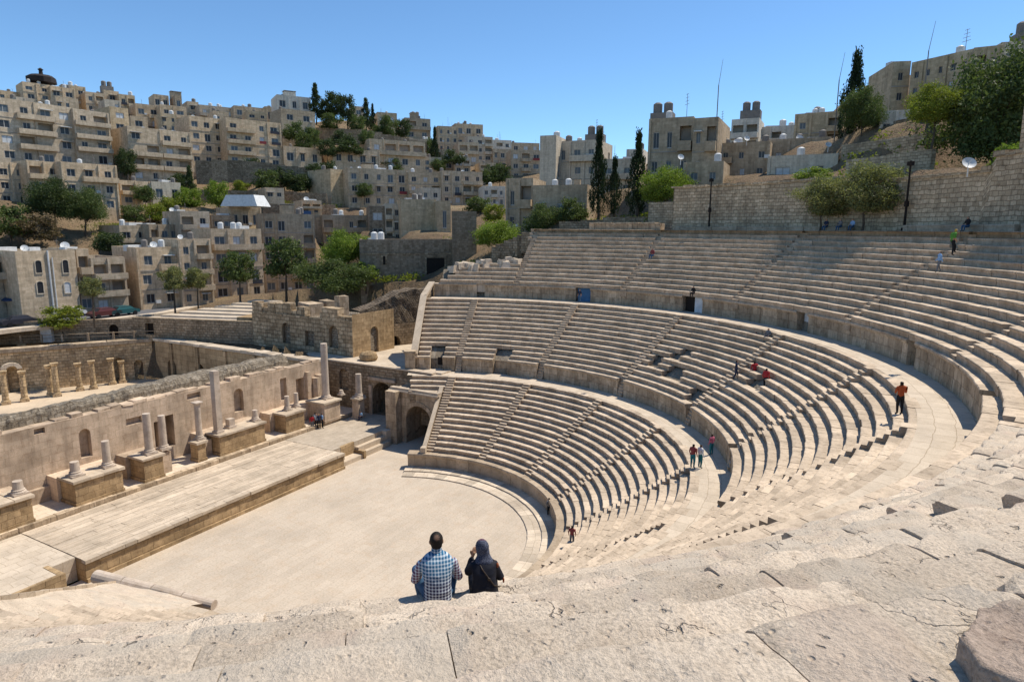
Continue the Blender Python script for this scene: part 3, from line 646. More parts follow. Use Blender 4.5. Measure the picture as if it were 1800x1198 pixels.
# end wall of the middle seats with its sloping coping
ew = empty('end_wall', pol(30, 167, 7.2), 'tall stone end wall with a pale sloping coping beside the middle seats', 'wall')
A0, A1, A2 = pol(R1 + .1, 168.3, Z1T + .35), pol(R2E + .2, 167.9, Z2 + .45), pol(R2 + 1.2, 166.9, Z2T + .15)
mb = MB()
for a, b in ((A0, A1), (A1, A2)):
    d_ = b - a; t_ = Vector((-d_.y, d_.x, 0)).normalized()*.38; P = [a + t_, a - t_, b - t_, b + t_]; Q_ = [p - Vector((0, 0, .35)) for p in P]
    mb.quad(*P); mb.quad(P[1], P[0], Q_[0], Q_[1]); mb.quad(P[0], P[3], Q_[3], Q_[0]); mb.quad(P[2], P[1], Q_[1], Q_[2])
mb.build('coping', SLAB, ew)
mb = MB()
for a, b in ((A0, A1), (A1, A2)):
    d_ = b - a; t_ = Vector((-d_.y, d_.x, 0)).normalized()*.30
    P = [a + t_, a - t_, b - t_, b + t_]; P = [p - Vector((0, 0, .3)) for p in P]; Q_ = [Vector((p.x, p.y, 6.9)) for p in P]
    mb.quad(P[0], P[3], Q_[3], Q_[0]); mb.quad(P[1], P[0], Q_[0], Q_[1]); mb.quad(P[2], P[1], Q_[1], Q_[2]); mb.quad(P[3], P[2], Q_[2], Q_[3])
mb.build('masonry', BROWNW, ew)
mb = MB(); pp = pol(R1 + .1, 169.2, Z1 - 1.2); mb.box(pp, (.95, 1.1, 3.2), rad(169)); mb.box(pp + Vector((0, 0, 3.2)), (1.15, 1.3, .3), rad(169)); mb.build('end_pier', PAR, ew)
# upper left ragged end of the top tier: loose masonry and a low brown wall
mb = MB()
for i in range(5):
    r0 = r_up(i, 150); a9 = 164.4 - 1.3*i; [prism(mb, [pol(r0 + .25, 150.6 + (a9 - 150.6)*q/6, 0), pol(r0 + 1.2, 150.6 + (a9 - 150.6)*q/6, 0), pol(r0 + 1.2, 150.6 + (a9 - 150.6)*(q+1)/6, 0), pol(r0 + .25, 150.6 + (a9 - 150.6)*(q+1)/6, 0)], Z2T - 1, Z2T + hup*i + .02) for q in range(6)]
for k in range(26):
    az = random.uniform(151, 164); i = random.uniform(4.6, 6.5) - (az - 150)*.13; p = pol(r_up(0, 150) + .707*i + random.uniform(-.3, .6), az, Z2T + hup*i - .25); mb.cur = random.random(); mb.box(p, (random.uniform(.6, 1.5), random.uniform(.6, 1.3), random.uniform(.5, .95)), random.uniform(0, 3), jit=.10, taper=.85)
tag(mb.build('ruined_masonry', WALK), 'ruined stepped masonry where the top left seat rows break off', 'ruin')
mb = MB(); A = at(866, 454, 95); B_ = at(934, 424, 92); d_ = (B_ - A); L = math.hypot(d_.x, d_.y); du = Vector((d_.x/L, d_.y/L, 0))
k = 9
for q in range(k): mb.cur = random.random(); c = A + du*(L*(q + .5)/k); mb.box((c.x, c.y, A.z - 1.2 + (B_.z - A.z)*(q + .5)/k), (L/k + .05, .6, 2.6 + random.uniform(-.1, .3)), math.atan2(du.y, du.x), jit=.04)
tag(mb.build('garden_wall', BROWNW), 'low orange-brown rubble wall climbing beside the ruined left end of the seats', 'wall')
# near end of the lower tier: parapet and round fallen coping
mb = MB(); A = atz(168, 1010, 1.9); B_ = atz(377, 1061, 1.35); prev = None; n = 40
for seg in range(4):
    a = A.lerp(B_, seg/4 + .003); b = A.lerp(B_, (seg+1)/4 - .003); mb.cur = random.random(); r = .40 - .03*seg; mb.tube(a + Vector((0, 0, -r*.2)), b + Vector((0, 0, -r*.2)), r, r*.95, 14)
tag(mb.build('round_coping', COLM), 'long round stone coping sloping down at the near end of the orchestra', 'coping')
mb = MB(); A = atz(0, 1046, 8.0); B_ = atz(194, 1021, 2.4); A = A + (A - B_)*.4; d_ = B_ - A; L = math.hypot(d_.x, d_.y); du = Vector((d_.x, d_.y, 0))/L; t_ = Vector((-du.y, du.x, 0))*.3
for q in range(12):
    a = A + d_*(q/12 + .001); b = A + d_*((q+1)/12 - .001); mb.cur = random.random(); P = [a + t_, a - t_, b - t_, b + t_]; Q_ = [Vector((p.x, p.y, -.1)) for p in P]
    mb.quad(*P); mb.quad(P[1], P[0], Q_[0], Q_[1]); mb.quad(P[3], P[2], Q_[2], Q_[3]); mb.quad(P[0], P[3], Q_[3], Q_[0]); mb.quad(P[2], P[1], Q_[1], Q_[2])
tag(mb.build('near_parapet', SLAB), 'flat sloping parapet at the lower left corner above the near terrace', 'parapet')
mb = MB(); B2 = A + d_; C1, C2 = atz(168, 1010, 1.5), atz(366, 1057, 1.2); X = pol(24, -33, 7.0); Cm = C1.lerp(C2, .5); n = 10; G_ = []
for i in range(n + 1):
    t = i/n; p = A.lerp(B2, t); q = X.lerp(C2, t); row = []
    for j in range(n + 1): w = p.lerp(q, j/n); w.z += .10*fnz(w, .8, 2) - .03; row.append(mb.vert(w))
    G_.append(row)
for i in range(n):
    for j in range(n): mb.face((G_[i][j], G_[i+1][j], G_[i+1][j+1], G_[i][j+1]))
mb.quad(B2 - Vector((0, 0, .3)), C1, C2, C2 - Vector((0, 0, .3)))
tag(mb.build('sloping_rubble_fill', NEAR), kind='structure')
# ---- small court with its columns, behind the stage
tag(disc_floor('court_floor', stone('court_sand', (.56, .44, .31), stain=(.42, .33, .23), stain_amt=.4, bump=.4, nscale=1.0, blockvar=0), [(-60, -90), (19.8, -90), (19.8, -26), (-60, -26)], 1.5, 1), kind='structure')
OCHRE = stone('ochre_court_wall', (.64, .475, .285), stain=(.20, .15, .11), stain_amt=.6, bump=1.0, bdist=.06, nscale=1.3, brick=(.6, .4, .03, .3), mortar_dark=.6)
cw = empty('court_wall', SP(12, -62, 1.5), 'ochre ruined court wall with small arches behind the row of small columns', 'wall')
CWP = [atz(-160, 712, 1.5), atz(0, 692, 1.5), atz(110, 681, 1.5), atz(195, 672, 1.5), atz(272, 664, 1.5)]
arch_px = {0: [], 1: [(16, 36, 645, 685)], 2: [], 3: [(204, 220, 628, 672), (238, 254, 632, 668)]}
mb = MB()
for k in range(4):
    a, b = CWP[k], CWP[k+1]; du = (a - b); L = math.hypot(du.x, du.y); du = Vector((du.x, du.y, 0))/L; nrm = Vector((-du.y, du.x, 0))
    hh = []
    for x0, x1, y0, y1 in arch_px[k]:
        def hit(px, py):
            r = ray(px, py); t = (b - CAM).dot(nrm)/r.dot(nrm); return CAM + r*t
        q0, q1, qt = hit(x1, y1), hit(x0, y1), hit((x0+x1)/2, y0); u0 = (q0 - b).dot(du); u1 = (q1 - b).dot(du); hh.append((u0, u1, 1.52, qt.z, True, .8))
    inn = nrm if nrm.dot(CAM - b) < 0 else -nrm
    wall(mb, b, du, L, 1.3, 6.75, hh, inn=inn); 
mb.build('masonry', OCHRE, cw)
mb = MB()
for k in range(4):
    a, b = CWP[k], CWP[k+1]; du = (a - b); L = math.hypot(du.x, du.y); du = Vector((du.x, du.y, 0))/L; nrm = Vector((-du.y, du.x, 0)); inn = nrm if nrm.dot(CAM - b) < 0 else -nrm
    c = (a + b)/2 + inn*.6; mb.box((c.x, c.y, 6.75), (L + .1, 1.7, .5), math.atan2(du.y, du.x)); 
mb.build('cornice', PAR, cw)
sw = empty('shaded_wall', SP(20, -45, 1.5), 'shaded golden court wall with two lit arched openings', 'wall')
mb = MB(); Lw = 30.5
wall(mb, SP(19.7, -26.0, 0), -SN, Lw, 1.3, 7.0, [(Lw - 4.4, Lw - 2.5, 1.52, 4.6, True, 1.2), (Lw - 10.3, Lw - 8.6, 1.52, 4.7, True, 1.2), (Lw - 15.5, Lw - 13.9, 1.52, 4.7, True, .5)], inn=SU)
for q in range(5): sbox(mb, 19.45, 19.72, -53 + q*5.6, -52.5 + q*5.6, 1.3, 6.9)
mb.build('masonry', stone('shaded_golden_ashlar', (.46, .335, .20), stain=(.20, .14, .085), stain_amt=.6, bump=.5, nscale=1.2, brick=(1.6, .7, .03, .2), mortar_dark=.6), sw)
mb = MB(); u = -56.6
while u < -26: L = random.uniform(.9, 1.6); mb.cur = random.random(); sbox(mb, 19.5, 21.0, u, u + L - .02, 7.0, 7.35 + random.uniform(-.03, .05), jit=.02); u += L
mb.build('cornice', WALK, sw)
SCOL = [((11, 710), 652, 0), ((44, 705), 652, 1), ((90, 695), 642, 0), ((101, 696), 638, 1), ((141, 686), 638, 0), ((165, 683), 634, 1), ((198, 675), 630, 0), ((216, 672), 634, 1)]
SL = ['leftmost small court column at the frame edge', 'second small court column from the left beside the white arch', 'thinner of the two small court columns standing close together', 'thicker of the two small court columns standing close together',
      'slim small court column left of the fragment of vault', 'small court column below the fragment of vault', 'grey slim small column in front of the court archway', 'ochre small column right beside the court archway']
for ((fx, fy), ty, cp), lab in zip(SCOL, SL):
    p = atz(fx, fy, 1.5); h = up_z(fx, fy, 1.5, ty); c = empty('column', p, lab, 'column', 'small columns in the court')
    mb = MB(); mb.box(p, (.95, .95, .3), .4); mb.ring([(.44, .3), (.46, .4), (.38, .5)], p, 14); mb.build('base', OCHRE, c)
    mb = MB(); mb.ring([(.36, .5), (.33, h*.5), (.30, h - .45)], p, 14, jit=.03); mb.build('shaft', OCHRE, c)
    mb = MB(); mb.ring([(.31, h - .45), (.34, h - .35), (.46, h - .1)], p, 14); mb.box(p + Vector((0, 0, h - .1)), (.85, .85, .12), .4); mb.build('capital', OCHRE, c)
mb = MB(); a, b = atz(11, 710, 1.5), atz(44, 705, 1.5); v_ = (a + b)/2 - CAM; v_.z = 0; v_.normalize(); a, b = a + v_*5.4, b + v_*5.4; du = (b - a); L = du.length*.9; du.normalize()
for q in range(9):
    t0, t1 = math.pi*q/9, math.pi*(q+1)/9; P = []
    for rr, tt in ((L/2 - .25, t0), (L/2 + .3, t0), (L/2 + .3, t1), (L/2 - .25, t1)): P.append((a + b)/2 + du*(rr*math.cos(tt)) + Vector((0, 0, 3.2 + rr*.75*math.sin(tt))))
    mb.cur = random.random(); Q_ = [p + Vector((-du.y, du.x, 0))*.5 for p in P]; mb.poly(P); mb.poly(Q_[::-1]); [mb.quad(P[i], P[(i+1) % 4], Q_[(i+1) % 4], Q_[i]) for i in range(4)]
tag(mb.build('arch', WALK), 'small white stone arch on the wall behind the two leftmost court columns', 'arch')
# low walls of the court seen over the rubble wall
mb = MB(); sbox(mb, -20, 13, -34.8, -33.8, 1.45, 2.6, jit=.05); sbox(mb, -26, 15, -38.0, -37.2, 1.45, 2.0, jit=.05); sbox(mb, 13.5, 14.4, -44, -33.8, 1.45, 2.9, jit=.05); tag(mb.build('low_wall', GREYR), 'low grey ruined walls inside the court behind the stage wall', 'wall')
# ---- tower building on the terrace
tb = empty('ruined_tower_building', atz(540, 610, 7.3), 'square ruined building of brown blocks with arched doors beside the court', 'ruin')
A, B_ = atz(446, 603, 7.25), atz(621, 628, 7.25); du = (A - B_); L = du.length; du = Vector((du.x, du.y, 0)).normalized(); nrm = Vector((-du.y, du.x, 0)); inn = nrm if nrm.dot(CAM - B_) < 0 else -nrm
def hP(x0, x1, y0, y1, arched, rv):
    def hit(px, py): r = ray(px, py); t = (B_ - CAM).dot(nrm)/r.dot(nrm); return CAM + r*t
    q0, q1, qt, qb = hit(x1, y1), hit(x0, y1), hit((x0+x1)/2, y0), hit((x0+x1)/2, y1); return ((q0 - B_).dot(du), (q1 - B_).dot(du), max(7.27, qb.z), qt.z, arched, rv)
TOW = stone('tower_blocks', (.47, .36, .235), stain=(.16, .11, .07), stain_amt=.6, bump=.9, bdist=.05, nscale=1.6, brick=(.8, .5, .04, .35), mortar_dark=.5)
hol = [hP(497, 511, 567, 603, True, .8), hP(537, 553, 582, 608, False, .8), hP(579, 595, 573, 611, True, .8)]
def htop(px, py): r = ray(px, py); t = (B_ - CAM).dot(nrm)/r.dot(nrm); return (CAM + r*t).z
zt1 = htop(540, 548)
mb = MB(); wall(mb, B_, du, L, 7.0, zt1 - .6, hol, inn=inn, back_mi=0); mb.build('front_wall', TOW, tb)
mb = MB(); coarse_top(mb, B_, du, L*.30, zt1 - .6, 1.2, 1.3, 1.3, inn=inn, miss=0); coarse_top(mb, B_ + du*L*.45, du, L*.55, zt1 - .6, 1.2, 1.5, 1.3, inn=inn, miss=0); mb.build('top_course', TOW, tb)
mb = MB(); C_ = B_ + inn*7.5; wall(mb, C_, -inn, 7.5, 7.0, zt1 + .2, [(3.0, 4.4, 7.3, 10.6, True, .8)], inn=du); mb.build('side_wall', GOLD, tb)
mb = MB(); P = [B_ + du*.3 + inn*.5, B_ + du*L + inn*.5, B_ + du*L + inn*7.5, B_ + inn*7.5 + du*.3]; prism(mb, P, 7, zt1 - .75); mb.build('roof_fill', GREYR, tb)
mb = MB()
for (x, y, w, d, h) in ((520, 546, 3.4, 2, 1.2), (500, 548, 2.4, 1.4, .9), (597, 548, 1.3, 1.3, 2.4), (560, 550, 1.6, 1.5, .8), (545, 545, 2.2, 1.2, 1.4)):
    q = atz(x, y, zt1); p = B_ + du*max(1, min(L - 2, (q - B_).dot(du))) + inn*random.uniform(2.2, 5); mb.cur = random.random(); mb.box((p.x, p.y, zt1 - .8), (w, d, h + .4), .5, jit=.06)
mb.build('broken_block', PAR, tb)
# brown rubble wall between tower building and seats
bw = empty('rubble_retaining_wall', atz(690, 615, 7.3), 'tall dark rubble retaining wall with an arched door at its foot', 'wall')
A, B_ = atz(636, 614, 7.25), atz(728, 604, 7.25); B_ = B_ + (B_ - A)*.55; du = (A - B_); L = math.hypot(du.x, du.y); du = Vector((du.x, du.y, 0)).normalized(); nrm = Vector((-du.y, du.x, 0)); inn = nrm if nrm.dot(CAM - B_) < 0 else -nrm
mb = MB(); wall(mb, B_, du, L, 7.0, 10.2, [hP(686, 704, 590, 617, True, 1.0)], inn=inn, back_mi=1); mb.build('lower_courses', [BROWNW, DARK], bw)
mb = MB(); n = 26; prev = None
for k in range(n + 1):
    u = L*k/n; col = []
    ztop = 14.6 - 2.3*sstep((u - L*.35)/(L*.65)) + .25*nz((u, 0, 0), .9)
    for j in range(6):
        z = 10.2 + (ztop - 10.2)*j/5; p = B_ + du*u + inn*(.12 + .10*j*.5); p.z = z; p += inn*(.18*fnz(p, 1.0, 3)); col.append(mb.vert(p))
    q = B_ + du*u + inn*3; q.z = ztop + .1*nz(q, 1); col.append(mb.vert(q))
    if prev:
        for j in range(len(col) - 1): mb.face((prev[j], col[j], col[j+1], prev[j+1]), [(u - .5, j*.8), (u, j*.8), (u, j*.8 + .8), (u - .5, j*.8 + .8)])
    prev = col
mb.build('rubble_face', RUBBLE, bw)
# ---- small theatre seats and promenade wall on the far side of the court
pw = empty('promenade_wall', atz(250, 598, 7.3), 'long brown promenade wall with a small arched door and a dark square door', 'wall')
PA, PB = atz(-60, 604, 7.3), atz(446, 602, 7.3); PM = atz(235, 593, 7.3)
for (A, B_), hol_px, ztp in (((PA, PM), [(193, 209, 570, 592, True)], 10.0), ((PM, PB), [(256, 271, 568, 588, False)], 10.2)):
    du = (A - B_); L = math.hypot(du.x, du.y); du = Vector((du.x, du.y, 0)).normalized(); nrm = Vector((-du.y, du.x, 0)); inn = nrm if nrm.dot(CAM - B_) < 0 else -nrm
    mb = MB(); wall(mb, B_, du, L, 7.0, ztp, [hP(*h, .6) for h in hol_px], inn=inn, back_mi=1); mb.quad(B_ + Vector((0, 0, ztp - B_.z)), A + Vector((0, 0, ztp - A.z)), A + inn*.7 + Vector((0, 0, ztp - A.z)), B_ + inn*.7 + Vector((0, 0, ztp - B_.z)))
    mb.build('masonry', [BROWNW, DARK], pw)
od = empty('small_theatre_seats', atz(360, 555, 10), 'small bank of straight stone seat rows between the promenade wall and the street', 'seating')
du = (PB - PM); L = math.hypot(du.x, du.y); du = Vector((du.x, du.y, 0))/L; inn = Vector((-du.y, du.x, 0)); inn = inn if inn.dot(CAM - PM) < 0 else -inn
for k in range(7):
    a = PM + du*(.6 + k*1.5) + inn*(2.2 + k*2.0); b = PB - du*(3.4 + .15*k) + inn*(2.2 + k*2.0); c = (a + b)/2; mb = MB(); LL = (b - a).length; u = 0
    mb.box((c.x, c.y, 8.5), (LL, 2.1, 1.45 + .24*k), math.atan2(du.y, du.x), jit=.02); mb.build('seat_row', WALK, od)
mb = MB(); c = PB - du*1.6 + inn*5; mb.box((c.x, c.y, 8), (3.0, 9, 2.6), math.atan2(du.y, du.x), taper=.9); mb.build('side_wall', GOLD, od)
MB.rot = 0.0
# ------------------------------------------------------------------ retaining wall behind the top row
rw = empty('retaining_wall', pol(47.6, 95, ZT), 'high weathered block retaining wall rising behind the topmost seat row', 'wall')
RW = 47.4
def rtop(az): return 27.9 if az > 103 else (27.3 if az > 84 else 28.4)
mb = MB(); n = 70; prev = None
for k in range(n + 1):
    az = 127.5 - (127.5 - 56)*k/n; rr = RW; z1 = rtop(az); u = -rad(az)*RW
    a, b, c = mb.vert(pol(rr, az, ZT - .6)), mb.vert(pol(rr + .12, az, z1)), mb.vert(pol(rr + 1.1, az, z1 + .02))
    if prev: mb.face((prev[0], a, b, prev[1]), [(prev[3], 0), (u, 0), (u, z1 - ZT), (prev[3], z1 - ZT)]); mb.face((prev[1], b, c, prev[2]), [(prev[3], 0), (u, 0), (u, 1), (prev[3], 1)])
    prev = (a, b, c, u)
mb.quad(pol(RW, 127.5, ZT - .6), pol(RW, 127.5, 27.9), pol(RW + 1.1, 127.5, 27.9), pol(RW + 1.1, 127.5, ZT - .6)); mb.build('masonry', RETAIN, rw)
mb = MB()
for a0, a1 in ((84, 127.4), (57, 83.8)):
    az = a0
    while az < a1:
        w = random.uniform(.6, 1.2)/RW*57.3; mb.cur = random.random(); h = random.uniform(.12, .3) if az > 84 else random.uniform(.2, .5); c = pol(RW + .55, az + w/2, rtop(az + w/2) - .03); mb.box(c, (1.15, w/57.3*RW*.97, h), rad(az + w/2), jit=.03); az += w
mb.build('top_course', RETAIN, rw)
mb = MB()
for az in (81, 79.5, 78): pass
c = pol(RW + .6, 78.5, 28.3); az = 81.4
while az > 62: w = 1.3; mb.cur = random.random(); mb.box(pol(RW + .7, az - w/2, 28.3), (1.2, w/57.3*RW*.98, 3.3 + .25*(az < 74) + random.uniform(0, .2)), rad(az - w/2), jit=.03); az -= w
o = mb.build('raised_section', RETAIN, rw)
# extra seat-height bench pieces at the very top right and the walkway at the top
annulus(RW - 3.2, RW + .4, ZT - .03, 57, 150, mb=MB()).build('top_walkway', WALK, theatre)
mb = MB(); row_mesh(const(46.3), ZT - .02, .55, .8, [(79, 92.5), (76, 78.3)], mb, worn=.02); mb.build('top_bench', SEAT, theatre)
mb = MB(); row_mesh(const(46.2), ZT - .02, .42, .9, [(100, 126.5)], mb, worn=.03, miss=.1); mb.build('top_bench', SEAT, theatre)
mb = MB(); row_mesh(const(46.6), ZT - .02, .9, 1.2, [(129, 141)], mb, worn=.06, blen=(.7, 1.4)); mb.build('top_bench', PAR, theatre)

# ------------------------------------------------------------------ terrain
CTRL = []
def ctl(px, py, d, w=1.0): p = at(px, py, d); CTRL.append((p.x, p.y, p.z, w))
# promenade, street level, hill
for px, py, z in ((0, 600, 7.0), (250, 597, 7.0), (440, 603, 7.0), (-200, 610, 7.0), (620, 640, 7.0), (700, 610, 7.0)): p = atz(px, py, z); CTRL.append((p.x, p.y, z, 1))
for px, py in ((-150, 575), (0, 560), (100, 553), (250, 545), (400, 520), (500, 515), (560, 510), (620, 520)): p = atz(px, py, 9.2); CTRL.append((p.x, p.y, 9.2, 2))
for q in ((620, 500, 104), (700, 495, 100), (830, 470, 95), (60, 440, 148), (200, 455, 146), (20, 410, 158), (120, 405, 165), (230, 400, 165), (330, 395, 158), (450, 395, 158), (540, 400, 155), (650, 405, 150), (740, 405, 140),
          (200, 390, 178), (330, 365, 180), (420, 350, 190), (520, 350, 190), (560, 365, 185), (700, 365, 178), (800, 360, 180), (860, 370, 170), (300, 345, 182), (100, 350, 170), (0, 350, 165),
          (280, 320, 198), (450, 295, 205), (560, 320, 205), (700, 310, 215), (820, 330, 225), (100, 285, 188), (230, 270, 205), (60, 230, 225), (300, 240, 235), (450, 240, 240), (600, 255, 235), (700, 270, 245), (850, 290, 260), (900, 300, 270),
          (60, 205, 250), (200, 200, 260), (330, 225, 265), (480, 220, 265), (600, 215, 262), (700, 240, 280), (800, 260, 300), (920, 285, 320), (50, 185, 300), (400, 205, 320), (650, 215, 320), (900, 275, 380), (50, 260, 420), (400, 270, 440), (800, 300, 500), (-300, 200, 260), (-300, 350, 170), (-400, 540, 125), (-300, 450, 140)): ctl(*q)
for q in ((940, 430, 108), (1000, 395, 104), (1060, 388, 102), (1150, 382, 96), (1000, 375, 125), (900, 395, 125), (1100, 335, 118), (1200, 318, 110), (1280, 312, 102), (1400, 310, 96), (1300, 270, 125), (1420, 255, 128), (1480, 248, 112), (1560, 215, 105), (1640, 200, 98), (1640, 300, 78), (1550, 305, 82), (1480, 310, 84), (1720, 305, 70), (1800, 300, 62), (1700, 322, 84), (1780, 322, 84), (1690, 322, 92), (1790, 322, 94), (1780, 235, 95), (1620, 160, 128), (1720, 130, 120), (1850, 180, 100),
          (1250, 262, 150), (1100, 300, 160), (1000, 320, 170), (1350, 240, 170), (1600, 140, 180), (2000, 250, 60), (2100, 180, 110), (2300, 300, 60)): ctl(*q)
for az in (118, 106, 96, 88): p = pol(50, az, 0); CTRL.append((p.x, p.y, 26.6, 1.5))
for az in (134, 140, 146): p = pol(50, az, 0); CTRL.append((p.x, p.y, 21.5, 1.5))
for az in (80, 70, 58, 45): p = pol(50, az, 0); CTRL.append((p.x, p.y, 27.3, 1.5))
for x, y in ((58, 0), (60, 12), (58, -12), (62, -25), (66, 20), (90, 0), (85, 50), (85, -50)): CTRL.append((x, y, 20.6, 1.5))
for x, y in ((40, -60), (10, -95), (60, -90), (-30, -110)): CTRL.append((x, y, 4, 1))
def gz(x, y):
    s = x*SU.x + y*SU.y; n = x*SN.x + y*SN.y; r = math.hypot(x, y)
    if s < (20.4 if n < -26 else 23.4) and n < -24 and (-52.0 - x)*.94 + (y + 31)*.34 < 1.0 - (0 if n > -58 else 0): return 0.6
    if (23.4 if n > -26 else 21.6) <= s < 44 and -60 < n < -9: return 6.9
    az = math.degrees(math.atan2(y, x))
    if r < 47.9 and n > -25: return -1.2
    num = den = 0
    for cx, cy, cz, cwt in CTRL:
        d2 = (x - cx)**2 + (y - cy)**2 + 4; w = cwt/(d2**1.9); num += w*cz; den += w
    return num/den
mb = MB(); rings = [20, 22, 24, 26, 28, 30, 32, 34, 36, 38, 40, 42, 44, 46, 47.85, 48.2, 49, 50.5, 52, 54, 56, 58, 60, 62, 64, 66, 69, 72, 76, 80, 84, 88, 92, 97, 102, 108, 114, 120, 127, 134, 142, 150, 159, 168, 178, 188, 199, 210, 222, 235, 250, 266, 284, 304, 330, 360, 400, 450, 520, 620, 800, 1200, 2200]
NA = 240; prev = None
for r in rings:
    cur = []
    for k in range(NA):
        a = 2*math.pi*k/NA; x, y = r*math.cos(a), r*math.sin(a); z = gz(x, y)
        if r > 600: z = z*0.2 - 10
        if z > 12.5 and r > 52: z += .7*fnz((x, y, 0), .07, 1) + .25*fnz((x, y, 0), .3, 2)
        cur.append(mb.vert((x, y, z)))
    if prev:
        for k in range(NA):
            k2 = (k + 1) % NA; mb.face((prev[k], cur[k], cur[k2], prev[k2]))
    prev = cur
def soil():
    t = NT('dry_hillside'); geo = t.n('ShaderNodeNewGeometry').outputs['Position']; a = t.noise(.12, 6, geo, .6); b = t.noise(.9, 6, geo, .7); c = t.noise(6, 3, geo, .7)
    base = t.ramp(a, [(.3, (.20, .135, .085)), (.5, (.27, .19, .115)), (.68, (.33, .25, .15))]); g = t.ramp(b, [(.52, 0.0), (.66, 1.0)])
    base = t.mix(t.math('MULTIPLY', g, .7), base, (.11, .10, .05)); base = t.mix(.7, base, t.ramp(c, [(.3, .5), (.5, 1.0), (.7, 1.3)]), 'MULTIPLY'); t.l(base, t.b.inputs['Base Color']); t.bump(t.math('ADD', b, c), 1.0, .4); return t.m
tag(mb.build('hillside_terrain', soil(), smooth=True), kind='structure')
# road and pavement
def strip(name, mat, pts, z, w, lab=None):
    mb = MB(); L = []
    for i, p in enumerate(pts):
        q = pts[min(i+1, len(pts)-1)] - pts[max(i-1, 0)]; t = Vector((-q.y, q.x, 0)).normalized()*w/2; L.append((p + t, p - t))
    for i in range(len(L) - 1):
        (a, b), (c, d) = L[i], L[i+1]; P = [Vector((v.x, v.y, z)) for v in (a, b, d, c)]; mb.quad(*P)
        for u, v in ((P[1], P[2]), (P[3], P[0])): mb.quad(u, v, v - Vector((0, 0, .5)), u - Vector((0, 0, .5)))
    return mb.build(name, mat)
ASPH = plain('asphalt', (.13, .13, .14), .85, .15, 3, bump=.2)
rp = [atz(px, py, 9.3) for px, py in ((-400, 620), (-150, 590), (0, 573), (120, 562), (230, 550), (330, 532), (430, 521), (520, 514), (600, 508))]
tag(strip('road', ASPH, rp, 9.42, 9), kind='structure')
off = [(p + (Vector((-(rp[min(i+1, 8)] - rp[max(i-1, 0)]).y, (rp[min(i+1, 8)] - rp[max(i-1, 0)]).x, 0)).normalized())*6.0) for i, p in enumerate(rp)]
off2 = [(p - (Vector((-(rp[min(i+1, 8)] - rp[max(i-1, 0)]).y, (rp[min(i+1, 8)] - rp[max(i-1, 0)]).x, 0)).normalized())*5.4) for i, p in enumerate(rp)]
far_is = (off[3] - CAM).length > (rp[3] - CAM).length
tag(strip('pavement', WALK, off if far_is else off2, 9.56, 3), kind='structure'); tag(strip('pavement', WALK, off2 if far_is else off, 9.56, 1.6), kind='structure')
def roadp(t, lat):                     # a place on the road: t along the px list, lat metres beyond its middle
    i = int(t); f = t - i; p = rp[i].lerp(rp[i+1], f); q = rp[i+1] - rp[i]; nrm = Vector((-q.y, q.x, 0)).normalized(); nrm = nrm if nrm.dot(p - CAM) > 0 else -nrm
    return Vector((p.x, p.y, 9.42)) + nrm*lat, math.atan2(q.y, q.x)

# ------------------------------------------------------------------ buildings
def bmat(name, col, k=.16, brick=(.9, .45, .02)): return stone(name, col, stain=sc3(col, .62), stain_amt=.4, brick=(brick[0], brick[1], brick[2], k), bump=.25, nscale=.35, blockvar=0, mortar_dark=.86, big=.2)
BM = {'a': bmat('beige_block', (.60, .46, .305)), 'b': bmat('grey_beige_block', (.56, .445, .31)), 'c': bmat('pale_render', (.58, .50, .385), .06), 'd': bmat('brown_block', (.45, .355, .245)),
      'e': bmat('white_render', (.66, .60, .50), .05), 'f': bmat('ochre_block', (.54, .42, .27)), 'g': bmat('grey_block', (.52, .425, .31)), 'h': bmat('dark_rough_block', (.29, .23, .165), .3, (.5, .35, .04))}
FRAME = plain('window_frame', (.42, .40, .37), .6); GL2 = darkglass('shutter_glass', (.10, .12, .13), .4); CURT = plain('white_shutter', (.55, .56, .56), .7)
TANKM = plain('water_tank_white', (.62, .62, .60), .5); TANKD = plain('water_tank_grey', (.20, .18, .16), .7); CONC = plain('weathered_concrete', (.34, .30, .25), .9, .25, .6)
CLOTHS = [plain('cloth_white', (.5, .5, .5)), plain('cloth_red', (.25, .05, .05)), plain('cloth_blue', (.08, .14, .25)), plain('cloth_dark', (.05, .05, .06))]
def win_proto(pane):
    mb = MB()
    for x0, x1, z0, z1 in ((0, .07, 0, 1), (.93, 1, 0, 1), (.07, .93, 0, .06), (.07, .93, .94, 1), (.47, .53, .06, .94)): mb.quad((x0, 0, z0), (x1, 0, z0), (x1, 0, z1), (x0, 0, z1), mi=0)
    mb.quad((.07, .03, .06), (.47, .03, .06), (.47, .03, .94), (.07, .03, .94), mi=1); mb.quad((.53, .03, .06), (.93, .03, .06), (.93, .03, .94), (.53, .03, .94), mi=1)
    o = mb.build('window', [FRAME, pane]); me = o.data; bpy.data.objects.remove(o); return me
WIN = [win_proto(GLASS), win_proto(GL2), win_proto(CURT)]
def add_windows(root, o, du, inn, holes, dd, base_z=0):
    M3 = Matrix((Vector((du.x, du.y, 0)), Vector((inn.x, inn.y, 0)), Vector((0, 0, 1)))).transposed()
    for h in holes:
        w = bpy.data.objects.new('window', random.choice(WIN[:1]*5 + WIN[1:2]*2 + WIN[2:3])); COL.objects.link(w)
        p = Vector((o.x, o.y, 0)) + du*h[0] + inn*dd + Vector((0, 0, h[2]))
        m = Matrix.Translation(p) @ M3.to_4x4() @ Matrix.Diagonal((h[1] - h[0], 1, h[3] - h[2], 1)); w.parent = root; w.matrix_parent_inverse = Matrix.Translation(root.location).inverted(); w.matrix_basis = m
NB = [0]
